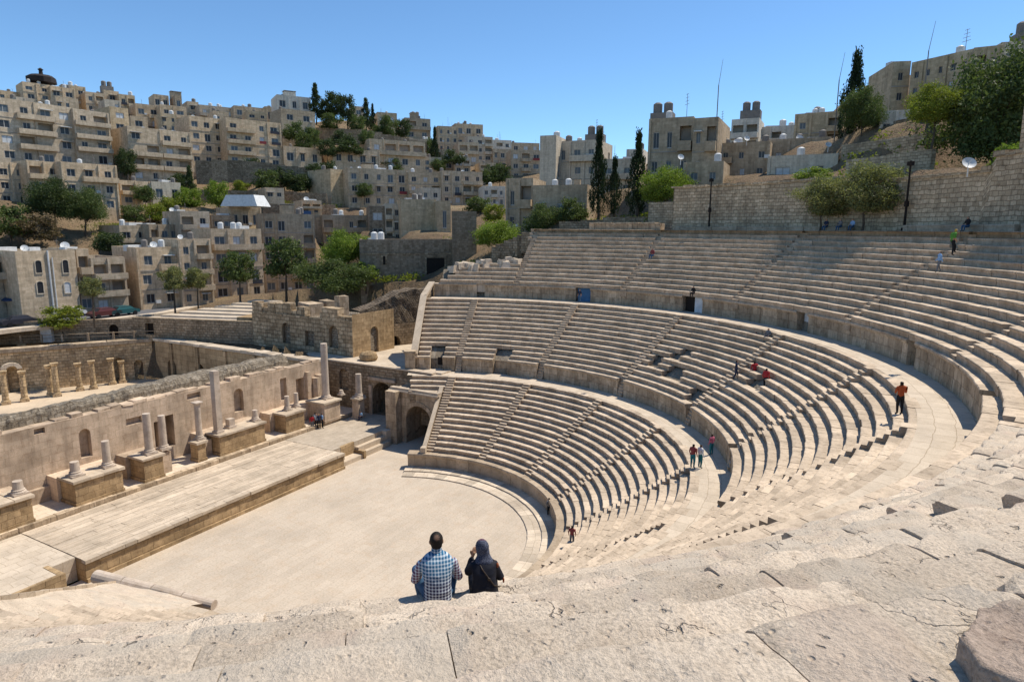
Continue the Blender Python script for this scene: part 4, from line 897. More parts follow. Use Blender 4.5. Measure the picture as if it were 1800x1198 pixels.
def building(label, x0, x1, yt, yb, d, fl, bays, m='a', yaw=24, depth=11, ww=.42, wh=.44, balc=(), roof='', side=2, cat='apartment building', group=None, holes_px=None, name='apartment_building', down=5, para=.7):
    wh *= 1.1; ww *= 1.12
    NB[0] += 1; rnd = random.Random(NB[0]*31)
    C = at((x0+x1)/2, yb, d); v = Vector((CAM.x - C.x, CAM.y - C.y, 0)).normalized(); ca, sa = math.cos(rad(yaw)), math.sin(rad(yaw)); nrm = Vector((v.x*ca - v.y*sa, v.x*sa + v.y*ca, 0)); inn = -nrm
    def hit(px, py): r = ray(px, py); t = (C - CAM).dot(nrm)/r.dot(nrm); return CAM + r*t
    A, B_ = hit(x0, yb), hit(x1, yb); du = Vector((B_.x - A.x, B_.y - A.y, 0)); W = du.length; du.normalize(); zt = hit((x0+x1)/2, yt).z; zb = C.z
    A = Vector((A.x, A.y, zb)); root = empty(name, A + du*(W/2) + inn*(depth/2), label, cat, group)
    body = MB(); H = zt - zb; fh = (H - para)/max(fl, 1); bw_ = W/max(bays, 1); holes = []; logg = []; colk = [rnd.uniform(.7, 1.25) for b in range(bays)]
    if not balc and fl >= 2 and bays >= 2 and rnd.random() < .6: b0_ = rnd.randrange(bays); balc = ((b0_, min(bays - 1, b0_ + rnd.randint(0, 1)), 1, fl - 1),)
    for f in range(fl):
        for b in range(bays):
            if rnd.random() < .05: continue
            if any(q_[0] <= b <= q_[1] and q_[2] <= f <= q_[3] for q_ in balc) and rnd.random() < .45:
                logg.append((bw_*b + .12*bw_, bw_*(b + 1) - .12*bw_, zb + fh*f + .12, zb + fh*(f + .86), False, 1.3)); continue
            cw_ = min(2.1, bw_*ww*colk[b]*rnd.uniform(.92, 1.06)); u = bw_*(b + .5) + rnd.uniform(-.06, .06)*bw_; z0 = zb + fh*f + fh*(.30 if rnd.random() < .85 else .12); holes.append((u - cw_/2, u + cw_/2, z0, zb + fh*f + fh*(.30 + wh), False, .24))
    mats = [BM[m], CONC, GLASS]
    wall(body, A, du, W, zb - down, zt, holes + logg, inn=inn, back_mi=1)
    sh = []
    sb = max(1, int(depth/4.5))
    if side:
        for f in range(fl):
            for b in range(sb):
                if rnd.random() < .4: continue
                u = depth/sb*(b + .5); sh.append((u - .55, u + .55, zb + fh*(f + .32), zb + fh*(f + .32 + wh), False, .24))
    R_ = A + du*W; wall(body, R_, inn, depth, zb - down, zt, sh, inn=-du, back_mi=1)
    D_ = A + inn*depth; wall(body, D_, -inn, depth, zb - down, zt, [], inn=du)
    wall(body, R_ + inn*depth, -du, W, zb - down, zt, [], inn=-inn)
    rz = math.atan2(du.y, du.x)
    zr = zt - para; P = [A, A + du*W, A + du*W + inn*depth, A + inn*depth]; body.quad(*[Vector((p.x, p.y, zr)) for p in P], mi=1)
    pt = .25                                     # inner faces of the parapet and its top
    Pi = [A + du*pt + inn*pt, A + du*(W - pt) + inn*pt, A + du*(W - pt) + inn*(depth - pt), A + du*pt + inn*(depth - pt)]
    for i in range(4):
        a, b, c, e = P[i], P[(i+1) % 4], Pi[(i+1) % 4], Pi[i]; body.quad(*[Vector((q.x, q.y, zt)) for q in (a, b, c, e)]); body.quad(Vector((e.x, e.y, zt)), Vector((c.x, c.y, zt)), Vector((c.x, c.y, zr)), Vector((e.x, e.y, zr)))
    for f in range(1, fl):                       # string courses
        if rnd.random() < .8: c = A + du*(W/2) - inn*.03; body.box((c.x, c.y, zb + fh*f - .08), (W + .06, .10, .16), rz, mi=1)
    if bays >= 2:
        for b in range(bays + 1):
            if rnd.random() < .45: c = A + du*min(W - .2, max(.2, bw_*b)) - inn*.10; body.box((c.x, c.y, zb - 1), (.35, .25, zt - zb + .9), rz)
    body.build('wall', mats, root)
    for h in holes:
        q = rnd.random()
        if q < .10: mb = MB(); c = A + du*(h[1] + .35) - inn*.2; mb.box((c.x, c.y, h[2] - .1), (.75, .35, .5), rz); mb.build('air_conditioner', TANKM, root)
        elif q < .20: mb = MB(); c = A + du*((h[0] + h[1])/2) - inn*.4; mb.box((c.x, c.y, h[3] - .05), (h[1] - h[0] + .5, .85, .14), rz); mb.build('window_hood', rnd.choice((CONC, TANKM, FRAME)), root)
        elif q < .25 and fl > 1: mb = MB(); c = A + du*((h[0] + h[1])/2) - inn*.75; mb.box((c.x, c.y, h[2] - .45), (h[1] - h[0] + .6, .05, .75), rz); mb.build('hanging_cloth', rnd.choice(CLOTHS), root)
    for k_ in range(rnd.randint(1, 3) if W > 5 else 0):
        c = A + du*(W*rnd.uniform(.1, .9)) + inn*rnd.uniform(.8, depth*.5); mb = MB(); zq = zt - para
        if rnd.random() < .6: mb.ring([(.5, 0), (.52, .1), (.52, 1.2), (.2, 1.4)], (c.x, c.y, zq + .5), 8); mb.box((c.x, c.y, zq), (.9, .9, .5), rz); mb.build('water_tank', TANKM if rnd.random() < .55 else TANKD, root)
        else: mb.tube((c.x, c.y, zq), (c.x, c.y, zq + rnd.uniform(2, 3.5)), .04, .03, 4); mb.tube((c.x - .5, c.y, zq + 2), (c.x + .5, c.y, zq + 2), .025, .025, 4); mb.build('antenna', TANKD, root)
    add_windows(root, A, du, inn, holes, .14); add_windows(root, R_, inn, -du, sh, .14)
    for bay0, bay1, f0, f1 in balc:
        for f in range(f0, f1 + 1):
            mb = MB(); u0, u1 = bw_*bay0 + .1, bw_*(bay1 + 1) - .1; z = zb + fh*f; c = A + du*((u0+u1)/2) - inn*.55
            mb.box((c.x, c.y, z - .02), (u1 - u0, 1.1, .16), rz); c2 = A + du*((u0+u1)/2) - inn*1.06; mb.box((c2.x, c2.y, z + .14), (u1 - u0, .1, fh*.30), rz)
            for u in (u0 + .05, u1 - .05): q = A + du*u - inn*.5; mb.box((q.x, q.y, z + .14), (.1, 1.0, fh*.30), rz)
            mb.build('balcony', BM[m], root)
    for ch in roof:
        u = rnd.uniform(.12, .88)*W; q = rnd.uniform(.2, .7)*depth; c = A + du*u + inn*q
        if ch == 'h': mb = MB(); hw = rnd.uniform(2.5, 4); mb.box((c.x, c.y, zr), (hw, 3, rnd.uniform(2.2, 2.9)), rz); mb.box((c.x, c.y, zr + 2.7), (hw + .3, 3.3, .18), rz, mi=1); mb.build('stair_hut', [BM[m], CONC], root)
        if ch == 't': mb = MB(); [mb.box((c.x + i*.9 - .45, c.y, zr), (.1, .1, 1.0), 0) for i in range(2)]; mb.ring([(.62, .9), (.65, 1.0), (.65, 2.0), (.3, 2.25)], (c.x, c.y, zr), 10); mb.build('water_tank', TANKM if rnd.random() < .5 else TANKD, root)
        if ch == 'T': mb = MB(); [mb.ring([(.7, 0), (.72, .1), (.72, 1.5), (.4, 1.75)], (c.x + du.x*i*1.7, c.y + du.y*i*1.7, zr + 2.4), 10) for i in (-.5, .5)]; mb.box((c.x, c.y, zr), (3.6, 2.4, 2.42), rz); mb.build('water_tank', TANKD, root)
        if ch == 'd': dish(c + Vector((0, 0, zr - c.z)), rnd.uniform(.45, .65), root)
        if ch == 'a': mb = MB(); mb.tube((c.x, c.y, zr), (c.x, c.y, zr + 5), .05, .03, 5); [mb.tube((c.x - .7 + .1*i, c.y, zr + 3.4 + i*.5), (c.x + .7 - .1*i, c.y, zr + 3.4 + i*.5), .03, .03, 4) for i in range(4)]; mb.build('antenna', TANKD, root)
        if ch == 'c': mb = MB(); mb.box((c.x, c.y, zr), (1.0, .8, 1.6), rz); mb.build('chimney', BM[m], root)
        if ch == 'w': mb = MB(); mb.box((c.x, c.y, zr), (rnd.uniform(1.6, 3), 1.2, rnd.uniform(.8, 1.3)), rz + .3); mb.build('roof_clutter', TANKM, root)
    CTRLB.append((root.location.x, root.location.y, zb)); return root, A, du, inn, W, zb, zt, fh
CTRLB = []
def dish(p, r, root=None):
    mb = MB(); d = (CAM - Vector(p)).normalized(); d = (d + Vector((.5, .2, .9))).normalized(); q = d.to_track_quat('Z', 'Y'); n = 14; L = []
    for rr, zz in ((.02, 0), (.5*r, .06*r), (r, .22*r)): L.append([mb.vert(Vector(p) + Vector((0, 0, 1.0)) + q @ Vector((rr*math.cos(2*math.pi*k/n), rr*math.sin(2*math.pi*k/n), zz))) for k in range(n)])
    for i in range(2):
        for k in range(n): mb.face((L[i][k], L[i][(k+1) % n], L[i+1][(k+1) % n], L[i+1][k]))
    mb.tube(Vector(p), Vector(p) + Vector((0, 0, 1.0)), .05, .05, 6); mb.tube(Vector(p) + Vector((0, 0, 1)), Vector(p) + Vector((0, 0, 1)) + d*r*.8, .025, .025, 4)
    return mb.build('satellite_dish', TANKM, root)
def dz(px, py, z): p = atz(px, py, z); return math.hypot(p.x - CAM.x, p.y - CAM.y)
G1, G2, G3, G4 = 'old houses along the street', 'apartment blocks on the middle slope', 'houses along the top of the hill', 'buildings behind the retaining wall'
# street front
sd_ = lambda x, y: dz(x, y, 9.5)
building('grey street house with pale blue shutters at the left edge', -70, 39, 447, 561, sd_(-10, 561), 3, 3, 'g', 20, roof='dw', balc=[(0, 2, 2, 2)], group=G1, name='street_house', cat='house')
r_ = building('old stone street house with four arched windows and a drainpipe', 40, 144, 440, 559, sd_(90, 559), 1, 0, 'b', 20, roof='dww', group=G1, name='street_house', cat='house', side=1)
root, A, du, inn, W, zb, zt, fh = r_
def fpx(px, py, A=A, inn=inn): r = ray(px, py); t = (A - CAM).dot(inn)/r.dot(inn); p = CAM + r*t; return (p - A).dot(du), p.z
for (x0, x1, y0, y1) in ((61, 74, 458, 479), (109, 121, 457, 479), (64, 77, 495, 515), (112, 125, 496, 514)):
    u0, z1_ = fpx(x0, y0); u1, z0_ = fpx(x1, y1); mb = MB(); k = 8; cu = (u0+u1)/2; R = (u1-u0)/2; sp_ = z1_ - R*.7
    O = [(u0, z0_), (u1, z0_)] + [(cu + R*math.cos(math.pi*q/k), sp_ + R*.7*math.sin(math.pi*q/k)) for q in range(k+1)]
    E_ = [(cu + (u-cu)*1.28, z0_ - .15 if z == z0_ else sp_ + (z - sp_)*1.25 + (.05 if z > sp_ else 0)) for u, z in O]
    Pt = lambda u, z, dd: A + du*u + inn*dd + Vector((0, 0, z - A.z))
    for q in range(len(O)):
        q2 = (q+1) % len(O); mb.quad(Pt(*E_[q], -.10), Pt(*E_[q2], -.10), Pt(*O[q2], -.10), Pt(*O[q], -.10)); mb.quad(Pt(*E_[q], -.10), Pt(*E_[q], .02), Pt(*E_[q2], .02), Pt(*E_[q2], -.10)); mb.quad(Pt(*O[q], -.10), Pt(*O[q2], -.10), Pt(*O[q2], 0), Pt(*O[q], 0))
    fr = mb.build('window', BM['c'], root); mb = MB(); mb.poly([Pt(u, z, -.03) for u, z in O]); mb.build('pane', CURT if x0 == 112 and y0 == 496 else GLASS, fr)
mb = MB(); q = A + du*(W*.52) - inn*.12; mb.tube((q.x, q.y, zb), (q.x, q.y, zt), .12, .12, 6); q = q + du*.5; mb.tube((q.x, q.y, zb), (q.x, q.y, zt - 1), .08, .08, 6); mb.build('drainpipe', TANKM, root)
building('narrow street house with open balcony rooms beside the arched-window house', 145, 167, 437, 552, sd_(156, 552), 3, 1, 'b', 20, ww=.62, balc=[(0, 0, 1, 2)], roof='dw', group=G1, name='street_house', cat='house')
building('low grey street house with two balcony floors behind the round street tree', 169, 228, 452, 549, sd_(200, 549), 3, 2, 'g', 20, ww=.4, balc=[(0, 1, 1, 2)], roof='', group=G1, name='street_house', cat='house')
building('beige corner house with a blank side wall and roof parapet clutter', 247, 320, 434, 541, sd_(284, 541), 3, 2, 'a', 20, ww=.34, roof='dww', balc=[(1, 1, 2, 2)], group=G1, name='street_house', cat='house')
building('beige street house with a dark shuttered garage at street level', 321, 378, 420, 537, sd_(350, 537), 4, 2, 'b', 20, ww=.34, roof='d', group=G1, name='street_house', cat='house')
building('four-storey street block with glazed balconies right of the garage house', 379, 466, 402, 528, sd_(420, 528), 4, 3, 'b', 20, ww=.45, balc=[(0, 2, 3, 3), (1, 1, 2, 2)], roof='w', group=G1, name='street_house', cat='house')
building('brownish street block half hidden by the bright green tree', 467, 558, 376, 516, sd_(512, 516)+2, 5, 4, 'd', 8, ww=.45, balc=[(2, 3, 1, 3)], roof='ht', group=G1, name='street_house', cat='house')
building('brown street block with grey sheet roof behind the bright green tree', 572, 650, 378, 505, sd_(610, 508)+8, 5, 4, 'd', 6, ww=.45, balc=[(0, 3, 2, 4)], roof='wt', group=G1, name='street_house', cat='house')
building('narrow dark brown house with a wide window strip', 651, 678, 362, 450, 150, 3, 1, 'h', 4, ww=.6, roof='', group=G1, name='street_house', cat='house')
building('narrow pale house with white shutters and a sheet roof', 679, 706, 358, 450, 149, 4, 2, 'c', 4, ww=.4, roof='', group=G1, name='street_house', cat='house')
building('large ochre house with a windowless plastered front', 707, 768, 350, 455, 142, 1, 0, 'f', 6, roof='wd', group=G1, name='street_house', cat='house', side=1)
building('ochre house wing with one dark slit window beside the stone tower', 769, 793, 353, 455, 138, 2, 1, 'f', 6, ww=.3, roof='', group=G1, name='street_house', cat='house')
# old stone house with the tower
r_ = building('old dark rubble house with a big open doorway below the ochre house', 634, 797, 421, 497, 106, 1, 0, 'h', 2, depth=9, roof='w', group=None, name='stone_house', cat='house', side=0)
root, A, du, inn, W, zb, zt, fh = r_
def onF(x0, x1, y0, y1, mat, nm):
    def h(px, py): r = ray(px, py); t = (A - CAM).dot(inn)/r.dot(inn); return CAM + r*t
    a, b, c = h(x0, y1), h(x1, y1), h(x0, y0); mb = MB(); ct = (a + b)/2 - inn*.01; rz = math.atan2(du.y, du.x)
    mb.box((ct.x, ct.y, a.z), ((b - a).length, .08, c.z - a.z), rz); o = mb.build(nm, mat, root)
    mb = MB(); [mb.box((e.x - inn.x*.06, e.y - inn.y*.06, a.z), (.25, .2, c.z - a.z + .3), rz) for e in (a, b)]; e = (a + b)/2 - inn*.06; mb.box((e.x, e.y, c.z), ((b - a).length + .5, .22, .4), rz); mb.build('stone_frame', BROWNW, root); return o
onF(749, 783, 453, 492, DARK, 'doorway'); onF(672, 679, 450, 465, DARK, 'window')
mb = MB(); a = A + du*(W*.5) - inn*.06; mb.box((a.x, a.y, zt - 2.3), (W, .14, .25), math.atan2(du.y, du.x)); mb.build('string_course', BROWNW, root)
building('square dark rubble tower at the right end of the old stone house', 796, 838, 371, 497, 104, 1, 0, 'h', 2, depth=5, group=None, name='stone_tower', cat='tower', side=0, para=.4)
mb = MB(); a = atz(706, 489, 13.6); rz = 2.0; [mb.box((a.x + .6 - i*.0, a.y + i*1.25, a.z), (.12, 1.15, 1.6), .1, mi=i % 2) for i in range(3)]; tag(mb.build('site_screen', [CURT, plain('pale_blue_panel', (.35, .55, .60), .6)]), 'white and pale blue site screen standing before the dark rubble house', 'screen')
mb = MB(); a = atz(724, 492, 12.6); mb.box((a.x, a.y, a.z - .4), (.5, 15, 1.5), .15, jit=.08); mb.box((a.x + 3, a.y - 4, a.z - 1.6), (.7, 14, 2.0), .15, jit=.1); tag(mb.build('low_wall', BROWNW), 'low brown terrace walls with dry grass before the dark rubble house', 'wall')
# upper street row behind
building('small grey-brown house with balcony above the corner house', 214, 264, 396, 450, 150, 2, 2, 'b', 20, roof='w', balc=[(0, 1, 1, 1)], group=G1, name='hillside_house', cat='house')
building('brown house with twin balconies above the corner house', 265, 319, 394, 450, 148, 2, 3, 'd', 20, roof='w', balc=[(0, 1, 1, 1)], group=G1, name='hillside_house', cat='house')
building('grey two-storey house with two pale blue windows', 320, 372, 371, 430, 146, 2, 2, 'g', 18, roof='dw', ww=.3, group=G1, name='hillside_house', cat='house')
building('grey house with dark glazed top floor beside the pale blue windows', 373, 415, 378, 425, 150, 2, 2, 'h', 10, roof='w', ww=.6, group=G1, name='hillside_house', cat='house')
building('small house under a white sheet canopy on the slope', 405, 461, 364, 405, 158, 1, 3, 'b', 16, roof='', ww=.5, group=G1, name='hillside_house', cat='house')
mb = MB(); a = at(432, 363, 156); mb.box((a.x, a.y, a.z), (5, 9.0, 2.4), rad(-26), taper=.75); tag(mb.build('sheet_canopy', TANKM), 'white sloping sheet canopy roof in the middle of the hillside', 'canopy')
# middle slope
MID = [(583, 613, 298, 366, 186, 1, 0, 'f', 34, '', 'blank ochre flank house joined to the wide mid-slope block', ()),
 (614, 718, 297, 364, 183, 3, 5, 'a', 16, 'ddhw', 'wide ochre mid-slope block with five window bays', ()),
 (719, 776, 303, 358, 185, 3, 3, 'a', 16, 'dw', 'mid-slope block with roof dishes right of the wide ochre block', ((0, 2, 1, 1),)),
 (777, 848, 301, 362, 186, 3, 4, 'b', 16, 'wd', 'pale mid-slope block with small uneven windows', ()),
 (849, 888, 327, 362, 176, 2, 3, 'e', 8, '', 'small white house at the right end of the slope', ()),
 (499, 566, 259, 293, 212, 1, 3, 'a', 20, 'w', 'small one-storey house under the hillside pines', ()),
 (586, 668, 263, 292, 216, 1, 4, 'b', 20, 'dd', 'low pale house with a white framed window below the garden wall', ()),
 (650, 748, 247, 296, 222, 2, 4, 'a', 18, 'w', 'long terrace house with a planted lower balcony', ((0, 3, 1, 1),)),
 (232, 341, 228, 322, 196, 4, 4, 'b', 21, 'ddww', 'four-storey grey-beige block with white balconies in mid slope', ((2, 3, 1, 3), (0, 1, 1, 2))),
 (338, 398, 207, 292, 210, 4, 3, 'a', 21, 'wd', 'narrow beige block right of the grey-beige balcony block', ()),
 (402, 497, 212, 294, 208, 4, 4, 'a', 20, 'dw', 'four-storey beige block with balcony bays on its left half', ((0, 1, 1, 3),)),
 (0, 136, 181, 290, 192, 4, 4, 'g', 23, 'ddww', 'largest grey block at the left edge with awning balconies', ((1, 2, 1, 3),)),
 (-90, -3, 200, 300, 190, 4, 3, 'a', 23, 'dw', 'beige block cut off by the left frame edge', ()),
 (137, 199, 196, 290, 196, 4, 2, 'g', 23, 'dww', 'two-bay grey block with full-width balconies', ((0, 1, 1, 3),)),
 (200, 232, 190, 272, 206, 4, 1, 'f', 23, 'w', 'narrow ochre block with a sunlit right flank', ()),
 (-60, 54, 284, 362, 170, 3, 4, 'b', 22, '', 'long low block with paired windows at the left edge', ()),
 (55, 114, 284, 365, 169, 3, 2, 'a', 20, 'w', 'low pinkish block with a roof terrace behind the dark trees', ((0, 1, 2, 2),)),
 (115, 212, 288, 372, 168, 3, 3, 'a', 20, 'w', 'low beige block with a wide upper balcony behind the dark trees', ((1, 2, 2, 2),)),
 (214, 268, 318, 362, 176, 2, 2, 'a', 21, '', 'small beige house with balcony above the yellow-green trees', ((0, 0, 1, 1),)),
 (269, 320, 320, 358, 178, 1, 2, 'c', 21, 'w', 'small pale house with one black window above the trees', ()),
 (497, 556, 194, 262, 226, 3, 2, 'd', 20, 'w', 'brown ridge block beside the tall pines', ()),
 (488, 547, 169, 198, 250, 1, 3, 'e', 12, 'cch', 'pale ridge house with three chimneys left of the pines', ()),
 (670, 720, 262, 292, 236, 2, 3, 'd', 18, '', 'brown terrace house behind the planted balcony', ())]
for q in MID: building(q[10], q[0], q[1], q[2], q[3], q[4], q[5], q[6], q[7], q[8], roof=q[9], balc=q[11], group=G2, ww=.40)
TOP = [(0, 45, 161, 195, 262, 2, 3, 'a', '', 'low ridge house at the far left edge of the skyline'),
 (44, 92, 147, 190, 258, 3, 2, 'a', '', 'ridge house carrying the dark round pigeon loft'),
 (92, 135, 154, 192, 257, 2, 2, 'a', 'w', 'ridge house right of the pigeon loft'),
 (112, 153, 151, 186, 268, 2, 2, 'f', 't', 'taller ochre ridge house with a sunlit side'),
 (153, 186, 163, 200, 262, 2, 2, 'b', 'd', 'grey ridge house with dishes left of the tank tower'),
 (186, 212, 160, 200, 266, 2, 1, 'a', 'T', 'ridge house with twin dark tanks on its roof hut'),
 (212, 240, 167, 206, 262, 2, 2, 'f', 't', 'ridge house with one round tank and a sunlit flank'),
 (241, 284, 184, 228, 250, 2, 2, 'a', 'd', 'ridge house above the garden gap'),
 (284, 330, 186, 226, 246, 2, 2, 'a', 'w', 'wide-windowed ridge house right of the garden gap'),
 (272, 298, 167, 192, 280, 1, 2, 'b', '', 'small two-window cube house on the skyline'),
 (309, 321, 168, 195, 278, 1, 1, 'd', 'h', 'thin dark hut house next to the cube house on the skyline'),
 (331, 351, 179, 212, 264, 2, 1, 'b', 't', 'narrow ridge house with red-brown awning'),
 (352, 412, 187, 222, 258, 2, 3, 'g', 'tt', 'grey ridge house with two roof tanks'),
 (413, 466, 188, 220, 254, 2, 3, 'a', 't', 'beige ridge house left of the pale chimney house'),
 (467, 490, 188, 218, 268, 1, 1, 'f', 'c', 'small ochre ridge house wedged beside the pale chimney house'),
 (619, 640, 187, 206, 290, 1, 1, 'a', '', 'small pale house peeking between the ridge pines'),
 (664, 698, 198, 222, 292, 1, 2, 'f', '', 'ochre sunlit ridge house right of the last pine'),
 (712, 757, 208, 246, 272, 2, 2, 'd', 'hT', 'dark ridge house with a domed roof hut'),
 (770, 806, 222, 268, 270, 3, 3, 'a', 'a', 'stepped ridge house with an antenna mast'),
 (800, 849, 218, 262, 286, 2, 3, 'a', 'ct', 'sunlit ridge house right of the stepped ridge house'),
 (806, 842, 250, 290, 250, 2, 2, 'b', 'w', 'lower grey house in front of the sunlit ridge houses'),
 (822, 866, 240, 285, 262, 3, 3, 'c', 'w', 'pale many-windowed house among the right ridge houses'),
 (857, 899, 246, 290, 280, 3, 3, 'e', 'ta', 'pale house with white flank at the right of the ridge'),
 (866, 902, 262, 300, 262, 2, 3, 'b', '', 'house below the white flank at the right of the ridge'),
 (899, 948, 251, 284, 330, 2, 3, 'b', 'tww', 'distant skyline house just left of the pale blank building'),
 (898, 950, 264, 318, 240, 3, 3, 'd', 'w', 'dark brown block below the distant skyline house'),
 (330, 370, 218, 250, 236, 1, 2, 'd', '', 'brown house tucked behind the narrow beige block'),
 (232, 262, 205, 240, 240, 2, 1, 'a', '', 'beige house tucked behind the grey-beige balcony block'),
 (560, 640, 250, 268, 238, 1, 4, 'd', '', 'low brown garden terrace house under the ridge pines'),
 (755, 800, 262, 300, 240, 2, 2, 'd', '', 'shaded house behind the dark cypress on the slope'),
 (700, 770, 244, 262, 262, 1, 3, 'b', 'w', 'low terrace of pale roofs right of the pines'),
 (640, 700, 236, 256, 262, 1, 3, 'a', '', 'low beige terrace below the last ridge pines')]
TOP += [(800, 827, 277, 304, 236, 2, 2, 'c', 't', 'cream cube house low on the right slope'), (843, 872, 286, 312, 236, 2, 2, 'a', 'w', 'beige house squeezed between the wood patches'), (742, 776, 276, 302, 226, 2, 2, 'b', 'w', 'grey house just above the roof-dish block'),
 (618, 652, 236, 256, 246, 1, 2, 'c', '', 'cream bungalow under the third ridge pine'), (505, 560, 262, 262, 1, 1, 1, 'a', '', ''), (284, 312, 200, 232, 236, 2, 2, 'f', 't', 'ochre house under the wide-windowed ridge house'), (186, 214, 176, 204, 246, 2, 2, 'c', '', 'cream house in front of the twin dark tanks'),
 (376, 404, 196, 222, 240, 1, 2, 'a', 't', 'small beige house before the grey ridge house'), (436, 470, 196, 222, 238, 2, 2, 'f', 'w', 'ochre house before the beige ridge house'), (30, 62, 172, 196, 248, 1, 2, 'c', 't', 'cream penthouse behind the largest grey block'), (100, 140, 172, 200, 244, 1, 3, 'b', 'w', 'grey penthouse row above the two-bay grey block'),
 (466, 500, 330, 350, 176, 1, 2, 'b', '', 'small grey hut house in the brown field'), (530, 566, 352, 376, 160, 2, 2, 'a', 'dw', 'beige house on the field edge behind the street blocks'), (740, 775, 330, 352, 170, 1, 2, 'c', '', 'cream roofline house above the large ochre house')]
TOP = [q for q in TOP if q[9]]
for q in TOP: building(q[9], q[0], q[1], q[2], q[3], q[4], q[5], q[6], q[7], 12, depth=9, roof=q[8], group=G3, ww=.42, name='ridge_house', cat='house', down=8)
mb = MB(); p = at(74, 149, 262); mb.ring([(.5, 0), (4.0, .5), (4.0, 2.0), (3.0, 2.7), (.6, 3.0), (.5, 4.2), (.8, 4.5), (.2, 5.0)], p, 12, jit=.03); tag(mb.build('pigeon_loft', plain('dark_loft', (.035, .028, .026), .8)), 'dark round pigeon loft standing on the skyline roof at far left', 'pigeon loft')
# garden walls on the slope
def gwall(label, pts, h, mat=BROWNW, th=.7):
    mb = MB()
    for (x0, y0, d0), (x1, y1, d1) in zip(pts, pts[1:]):
        a, b = at(x0, y0, d0), at(x1, y1, d1); L = (b - a).length; n = max(1, int(L/3)); q_ = math.atan2((b - a).y, (b - a).x)
        for k in range(n): c = a.lerp(b, (k + .5)/n); mb.cur = random.random(); mb.box((c.x, c.y, c.z - 3), (L/n + .05, th, h + 3 + random.uniform(-.15, .15)), q_, jit=.03)
    return tag(mb.build('garden_wall', mat), label, 'wall')
gwall('long grey retaining wall crossing the dry slope below the pines', [(345, 345, 186), (470, 346, 184), (575, 352, 182)], 1.6)
gwall('stone garden wall under the four-storey beige block', [(345, 305, 196), (400, 300, 196), (480, 308, 196), (590, 318, 196)], 3.0)
gwall('garden wall running under the ridge pines', [(556, 236, 238), (640, 240, 236), (750, 262, 238)], 2.2)
gwall('low wall lines in the brown field above the street blocks', [(462, 366, 170), (590, 366, 170)], 1.0)
gwall('stone wall stub beside the bright tree at the retaining wall', [(1142, 388, 92), (1186, 388, 90)], 2.6, RETAIN)
gwall('low rubble terrace wall under the twin cypresses', [(985, 398, 100), (1062, 395, 96), (1180, 390, 92)], .8)
gwall('stone wall climbing the bare slope below the corner block', [(1478, 252, 106), (1560, 240, 101), (1645, 224, 96)], 1.6)
gwall('upper broken terrace wall on the bare slope', [(1482, 272, 98), (1560, 262, 94), (1632, 252, 90)], 1.1, RETAIN)
gwall('lower broken terrace wall on the bare slope', [(1490, 294, 90), (1560, 288, 87), (1640, 280, 84)], .9, RETAIN)
# right side buildings
RGT = [(889, 936, 313, 412, 112, 2, 2, 'd', -16, '', 'brown two-storey building left of the twin cypresses', (), 9),
 (936, 1031, 325, 412, 106, 1, 3, 'd', -14, 'c', 'low brown building with a flat roof below the pale blank building', (), 9),
 (948, 976, 238, 345, 128, 1, 0, 'c', -18, 't', 'tall pale windowless stair tower', (), 9),
 (977, 1050, 247, 345, 130, 3, 3, 'c', -18, 'Tta', 'pale building with a raised tank and television antenna', ((1, 2, 2, 2),), 10),
 (1050, 1114, 279, 375, 122, 3, 2, 'c', -14, 'w', 'pale building with a balcony band behind the cypresses', ((0, 1, 1, 2),), 9),
 (1099, 1128, 262, 330, 150, 3, 2, 'e', -10, 'ta', 'small white and red building seen between the cypresses', (), 8),
 (1137, 1214, 207, 318, 106, 2, 3, 'd', -10, 'Taw', 'big brown block with peeling blank walls and roof tanks', (), 12),
 (1214, 1257, 207, 318, 104, 2, 2, 'd', -10, 'c', 'right wing of the big brown block under the tall mast', (), 12),
 (1200, 1270, 284, 325, 97, 1, 2, 'd', -8, '', 'low brown annex with one black window', (), 8),
 (1257, 1283, 231, 300, 140, 3, 2, 'e', -8, 'a', 'narrow white house left of the twin-tank house', (), 8),
 (1281, 1329, 209, 300, 134, 3, 2, 'e', -8, 'T', 'white house with twin round tanks on a roof hut', (), 8),
 (1329, 1392, 222, 300, 138, 3, 3, 'e', -8, 'tw', 'white house with a railed roof terrace', (), 9),
 (1391, 1476, 198, 290, 128, 3, 3, 'f', -6, 'tw', 'ochre house with a round-cornered roof hut', (), 9),
 (1256, 1350, 250, 316, 108, 2, 3, 'd', -6, 'dw', 'brown low block below the white houses', (), 9),
 (1348, 1456, 243, 300, 112, 1, 3, 'd', -4, 'dw', 'long brown block below the ochre house', (), 9),
 (1347, 1470, 272, 318, 98, 1, 2, 'c', -4, 'w', 'low pink-white building just above the retaining wall', (), 8),
 (1560, 1590, 108, 222, 116, 3, 1, 'f', 20, 'w', 'left sunlit bay of the tall corner block', (), 10),
 (1591, 1695, 101, 226, 112, 4, 5, 'f', -32, 'aw', 'tall ochre corner block towering on the right skyline', (), 11),
 (1695, 1747, 83, 232, 108, 4, 2, 'f', 6, 'tw', 'blank-sided right wing of the tall ochre corner block', (), 13),
 (1746, 1860, 72, 200, 122, 4, 4, 'c', 24, 'tTw', 'pale block behind the big green tree at the right edge', (), 13),
 (1543, 1602, 194, 246, 100, 1, 2, 'e', 6, '', 'small white annex with black windows under the tall corner block', (), 6)]
for q in RGT: building(q[10], q[0], q[1], q[2], q[3], q[4], q[5], q[6], q[7], q[8], depth=q[12], roof=q[9], balc=q[11], group=G4, ww=.34, wh=.36, name='hill_building', cat='building', down=6)
